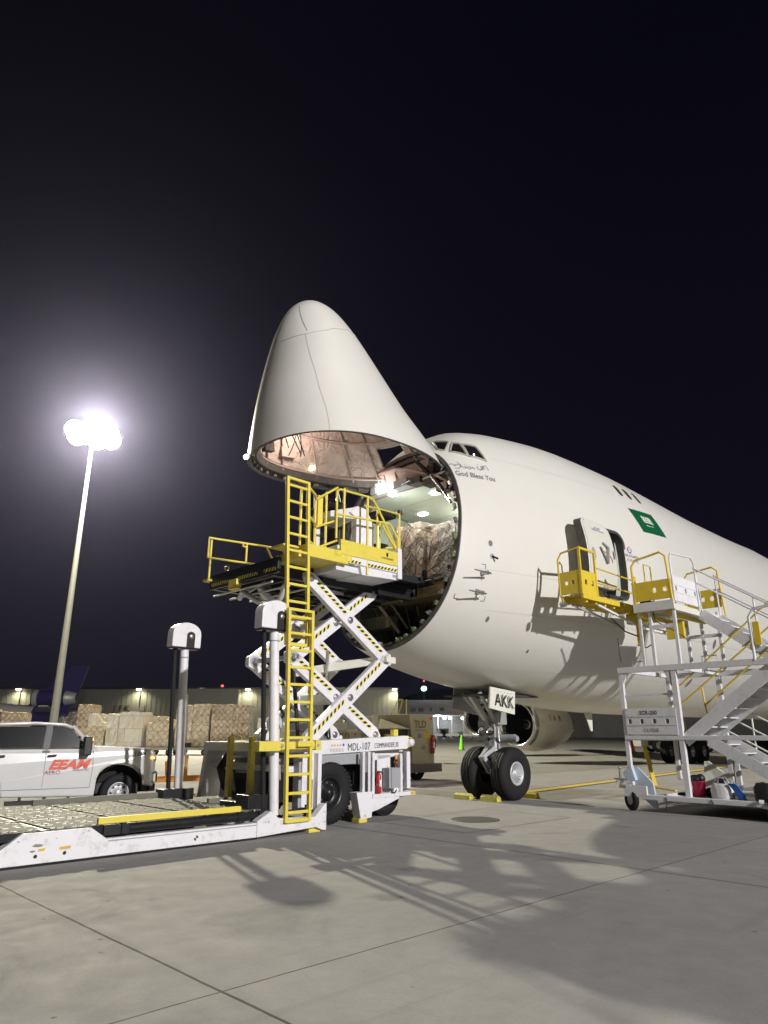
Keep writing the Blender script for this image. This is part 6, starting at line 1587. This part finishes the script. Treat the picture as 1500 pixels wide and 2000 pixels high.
b=MB(A,'beige_gse');b.box(6.3,8.2,-7.4,-6.1,.4,1.6);b.box(6.2,7.6,-7.4,-6.1,1.62,1.85,m='far_white');b.build('body',g2,bevel=.02)
b=MB(A,'text_gold');b.keep=True;text(b,'TLD',.26,lambda x,z:(7.45+x,-6.09,1.36+z),bold=.008);b.m='red';b.face([(7.9,-6.09,1.48),(7.98,-6.09,1.48),(7.98,-6.09,1.54),(7.9,-6.09,1.54)]);b.build('lettering',g2)
for s in (6.8,7.8):
    b=MB(A,'rubber');b.lathe((s,-6.2,.3),(0,1,0),tyre_prof(.22,.3,.16),20);b.build('wheel',g2)
# yellow service steps
FY=Frame((.75,40),math.pi/2);ys=thing('service_steps','small yellow service steps standing beyond the beige vehicle','steps',FY,(0,0,0))
b=MB(FY,'yellow_loader')
for y in (-.4,.4):
    b.bar((-.75,y,1.6),(.05,y,3.3),.05,.05);b.bar((.05,y,3.3),(.3,y,3.3),.05,.05);b.bar((.3,y,3.3),(-.1,y,2.0),.05,.05);b.bar((.5,y,3.3),(.5,y,0),.05,.05);b.bar((-.45,y,2.2),(-.1,y,1.9),.05,.05)
b.build('handrail',ys)
b=MB(FY,'yellow_loader')
for i in range(6): b.box(-.7+.2*i,-.4+.2*i,-.4,.4,.3*i+.1,.3*i+.14)
b.box(.1,.5,-.4,.4,2.2,2.4);b.bar((-.75,0,1.6),(-1.5,0,0),.06,.7);b.build('tread',ys)
# utility vehicle under the belly, seen past the stairs
FU=Frame((24.0,60),math.pi/2);uv=thing('tow_tractor','white low tow tractor seen under the belly beyond the stairs','tow tractor',FU,(0,0,0))
b=MB(FU,'far_white');b.box(-1.7,3.2,-1,1,.55,1.25);b.box(-3.2,-2.6,-1,1,.45,1.25);b.box(-2.6,-1.7,-.9,.9,.55,1.25,m='black');b.box(.2,2.0,-1,1,1.25,1.6);b.build('body',uv,bevel=.03)
for s in (-1.7,2.2):
    b=MB(FU,'rubber');b.lathe((s,-.85,.55),(0,1,0),tyre_prof(.35,.55,.3),24);b.lathe((s,.85,.55),(0,1,0),tyre_prof(.35,.55,.3),24);b.build('wheel',uv)
    b=MB(FU,'galvanised');b.lathe((s,1.0,.55),(0,1,0),[(0,.3),(.01,.25),(-.05,.1),(.02,0)],20);b.build('rim',uv)
# ================================================================ BACKGROUND
mat('hangar_wall',(.15,.15,.13),.6,var=.1,scale=.2);mat('dark_wall',(.22,.22,.22),.7,var=.25,scale=.3,dirt=.5,dirtcol=(.03,.03,.03))
hb=thing('cargo_terminal','long low grey cargo terminal with lamps along its roof edge','building',W0,(-50,-150,0))
b=MB(W0,'hangar_wall')
P=[(-170,-158),(2.9,-150)]
b.box(-170,2.9,-190,-150,0,10.2)
for i in range(170): b.box(-169+i*1.01,-168.9+i*1.01,-150,-149.93,5.2,10.1,m='hangar_wall')
b.box(-40.5,-30,-149.9,-147,0,10.1)
b.build('wall',hb)
b=MB(W0,'black_metal');b.box(-170.3,3.1,-190,-149.6,10.2,10.5);b.build('roof',hb)
b=MB(W0,'black')
for s in (-62,-47,-33,-12,-20): b.box(s,s+4,-149.99,-149.9,0,4.2)
b.box(-51,-50,-149.95,-149.85,5.8,6.9,m='text_grey');b.build('loading_door',hb)
b=MB(W0,'text_black');b.keep=True
for tx,s in (('E',-62.8),('T',-59.6),('J',-56.3),('F',-55.0),('K',-53.7)): text(b,tx,1.75,lambda x,z:(s+x,-149.86,5.7+z),bold=.03)
b.build('wall_lettering',hb)
for s in (-76.5,-51.3,-38.4,-28.5,2.2):
    b=MB(W0,'lamp_wall');b.box(s-.45,s+.45,-149.3,-148.9,10.0,10.18);b.build('wall_lamp',hb)
    o=lamp('wall_lamp_light',(s,148.5,9.9),1900,(1,.93,.6),.2,'SPOT',target=(s,151,0),spot=150,blend=.8)
b=MB(W0,'black_metal')
for s in (-51.2,-38.3,-76.4,-66,-84): b.box(s,s+.15,-149.85,-149.7,7,10)
b.build('downpipe',hb)
t2=thing('terminal_annex','dim grey building with a lit canopy beyond the loader front','building',W0,(15,-220,0))
b=MB(W0,'dark_wall');b.box(3.5,160,-250,-220,0,11)
b.build('wall',t2)
b=MB(W0,'black');
for i,(s,z) in enumerate(((8,8.1),(10.5,8.1),(17,8.3),(21,9.3),(24.5,9.1),(25,7),(14,8.2))): b.box(s,s+1.8-.2*i,-219.95,-219.8,z-.6,z+.5)
b.build('window',t2)
b=MB(W0,'far_white');b.box(8,24,-219,-214,6.0,6.4)
for s in (8.5,12,16,20,23.5): b.box(s,s+.25,-215,-214.7,0,6)
b.build('canopy',t2)
for i,s in enumerate((12.2,17.6,19.2,23,30.5,35)):
    b=MB(W0,'lamp_hold' if i<4 else 'lamp_sodium');b.box(s,s+.8,-214.5,-214.2,5.3,5.75);b.build('canopy_lamp',t2)
lamp('canopy_light',(16,212.5,5.2),2600,(.9,.97,1),.5)
lamp('canopy_light_warm',(33,212,4.5),1500,(1,.7,.35),.5)
mat('lit_bay',(.5,.5,.5),.5)
b=MB(W0,'lit_bay')
rn=random.Random(2)
for i in range(26):
    s=rn.uniform(8,32);h=rn.uniform(.6,2.6);b.box(s,s+rn.uniform(.5,2.5),-213,-212,0,h,m=rn.choice(['far_white','black','grey_paint','dark_wall','galvanised']))
b.build('parked_equipment',t2)
t3=thing('far_shed','small sodium-lit shed far beyond the engine','building',W0,(68,-235,0))
b=MB(W0,'dark_wall');b.box(60,110,-245,-225,0,9);b.build('wall',t3)
b=MB(W0,'amber_machine')
for s in (66,67.5,69.2,71.5,74): b.box(s,s+.9,-224.8,-224.5,2.5,5.5)
b.build('door',t3)
b=MB(W0,'lamp_sodium');b.ball((73,-223.5,5.6),.35,8);b.build('lamp',t3)
lamp('shed_light',(71,221,4.5),2500,(1,.62,.25),.4)
# dark hill and beacons
b=MB(W0,'hill');mat('hill',(.004,.004,.005),1)
vs=[];fs=[];N_=24;M_2=10
for i in range(N_+1):
    for j in range(M_2+1):
        u=i/N_*2-1;v=j/M_2*2-1;h=26*max(0,math.cos(u*math.pi/2))**1.3*math.cos(v*math.pi/2);vs.append((38+u*75,-420+v*60,h))
b.add(vs,[(i*(M_2+1)+j,(i+1)*(M_2+1)+j,(i+1)*(M_2+1)+j+1,i*(M_2+1)+j+1) for i in range(N_) for j in range(M_2)],True);o=b.build('hill');tag(o,'low dark hill behind the terminal','hill',kind='structure')
FB=Frame((15.7,280),0);bt=thing('beacon_tower','far tower topped by a green and a red beacon','tower',FB,(0,0,0))
b=MB(FB,'black_metal');b.tube([(0,0,0),(0,0,17)],[.9,.35],8);b.tube([(0,0,17),(0,0,20.6)],[.1,.1],6);b.build('tower',bt)
b=MB(FB,'lamp_green');b.ball((0,0,17.9),1.1,14,sc=(1.2,1,.8));b.build('green_lamp',bt)
b=MB(FB,'lamp_red');b.ball((0,0,20.8),.3,8);b.build('red_lamp',bt)
FR=Frame((-50,220),0);bt=thing('warning_light_mast','thin mast with a red warning light above the terminal roof','mast',FR,(0,0,0))
b=MB(FR,'black_metal');b.tube([(0,0,0),(0,0,14.9)],[.2,.1],6);b.build('pole',bt);b=MB(FR,'lamp_red');b.ball((0,0,15.2),.42,8,sc=(1.3,1,.8));b.build('red_lamp',bt)
# parked tri-jet
FD=Frame((-75,132),R(88),.8);dj=thing('parked_trijet','parked cargo jet with purple tail and tail-mounted engine beyond the pallets','aeroplane',FD,(10,0,0))
z=5.4
b=MB(FD,'far_white');b.lathe((0,0,z),(1,0,0),[(-34,.1),(-32,1.6),(-29,2.5),(-25,2.95),(0,2.95),(6,2.9),(11,2.5),(13.5,2.2)],32)
fu=b.build('fuselage',dj)
b=MB(FD,'plum_navy');b.lathe((0,0,z),(1,0,0),[(13.5,2.21),(16,1.9),(19,1.45),(22,.9),(24,.2)],32)
b.prism([(11,-.15,z+2.2),(13,-.15,z+3.2),(20.5,-.15,z+11.5),(24.5,-.15,z+11.5),(22.5,-.15,z+4),(21,-.15,z+1)],(0,.4,0));b.build('tail_fin',dj)
b=MB(FD,'far_white');b.lathe((12.6,0,z+4.1),(1,0,0),[(.6,1.5),(0,1.65),(.4,1.85),(1.5,1.9)],28);b.lathe((12.6,0,z+4.1),(1,0,0),[(.6,1.5),(.9,.02)],28,m='black')
b.lathe((12.6,0,z+4.1),(1,0,0),[(1.5,1.9),(4,1.85),(7.5,1.7)],28,m='plum_navy');b.lathe((12.6,0,z+4.1),(1,0,0),[(7.5,1.7),(9.8,1.15),(9.9,.9)],28,m='galvanised');b.lathe((12.6,0,z+4.1),(1,0,0),[(9.6,.9),(9.5,.02)],20,m='black');b.build('tail_engine',dj)
b=MB(FD,'far_white')
for sg in (1,-1): b.prism([(14,sg*1.5,z+.9),(18.5,sg*1.5,z+.9),(20,sg*9,z+1.9),(18,sg*9,z+1.9)],(0,0,.25),m='far_white' if sg>0 else 'plum_navy')
b.build('tailplane',dj)
b=MB(FD,'far_white')
for sg in (1,-1): b.prism([(-16,sg*2.5,z-1.6),(-6,sg*2.5,z-1.6),(4,sg*22,z-.2),(1,sg*22,z-.2)],(0,0,.5))
b.build('wing',dj)
b=MB(FD,'rubber')
for s,y in ((-4,-4),(-4,4),(-28,0)): b.lathe((s,y-.5,.6),(0,1,0),tyre_prof(1,.6,.3),16);b.cyl((s,y,.6),(s,y,3),.2,m='galvanised')
b.build('landing_gear',dj)
# scattered far equipment on the dark apron
FE=Frame((9.0,130),math.pi/2);t=thing('low_trailer','row of low empty dollies far out on the apron left of the nose gear','dolly row',FE,(0,0,0))
b=MB(FE,'far_white')
for i in range(4): b.box(-1+3.0*i,1.4+3.0*i,-1,1,.9,1.3)
b.build('deck',t);b=MB(FE,'black')
for i in range(8): b.cyl((-.6+1.5*i,1,.45),(-.6+1.5*i,1.2,.45),.4)
b.box(8,12,-1,1,.9,1.25);b.build('wheel',t)
# haze volume added to stand in for camera bloom around the tower lamp

b=MB(W0,'glow_haze')
m=bpy.data.materials.new('glow_haze');m.use_nodes=True;MATS['glow_haze']=m
n=m.node_tree.nodes;l=m.node_tree.links;n.clear();o_=n.new('ShaderNodeOutputMaterial');pv=n.new('ShaderNodeVolumePrincipled')
pv.inputs['Color'].default_value=(.62,.62,1.0,1);pv.inputs['Density'].default_value=.0002;pv.inputs['Anisotropy'].default_value=.88
l.new(pv.outputs[0],o_.inputs['Volume'])
b.box(-1530,1530,-2530,1530,-1,60);hz=b.build('haze');tag(hz,'thin haze added for the glow around the tower lamp','haze',kind='stuff')
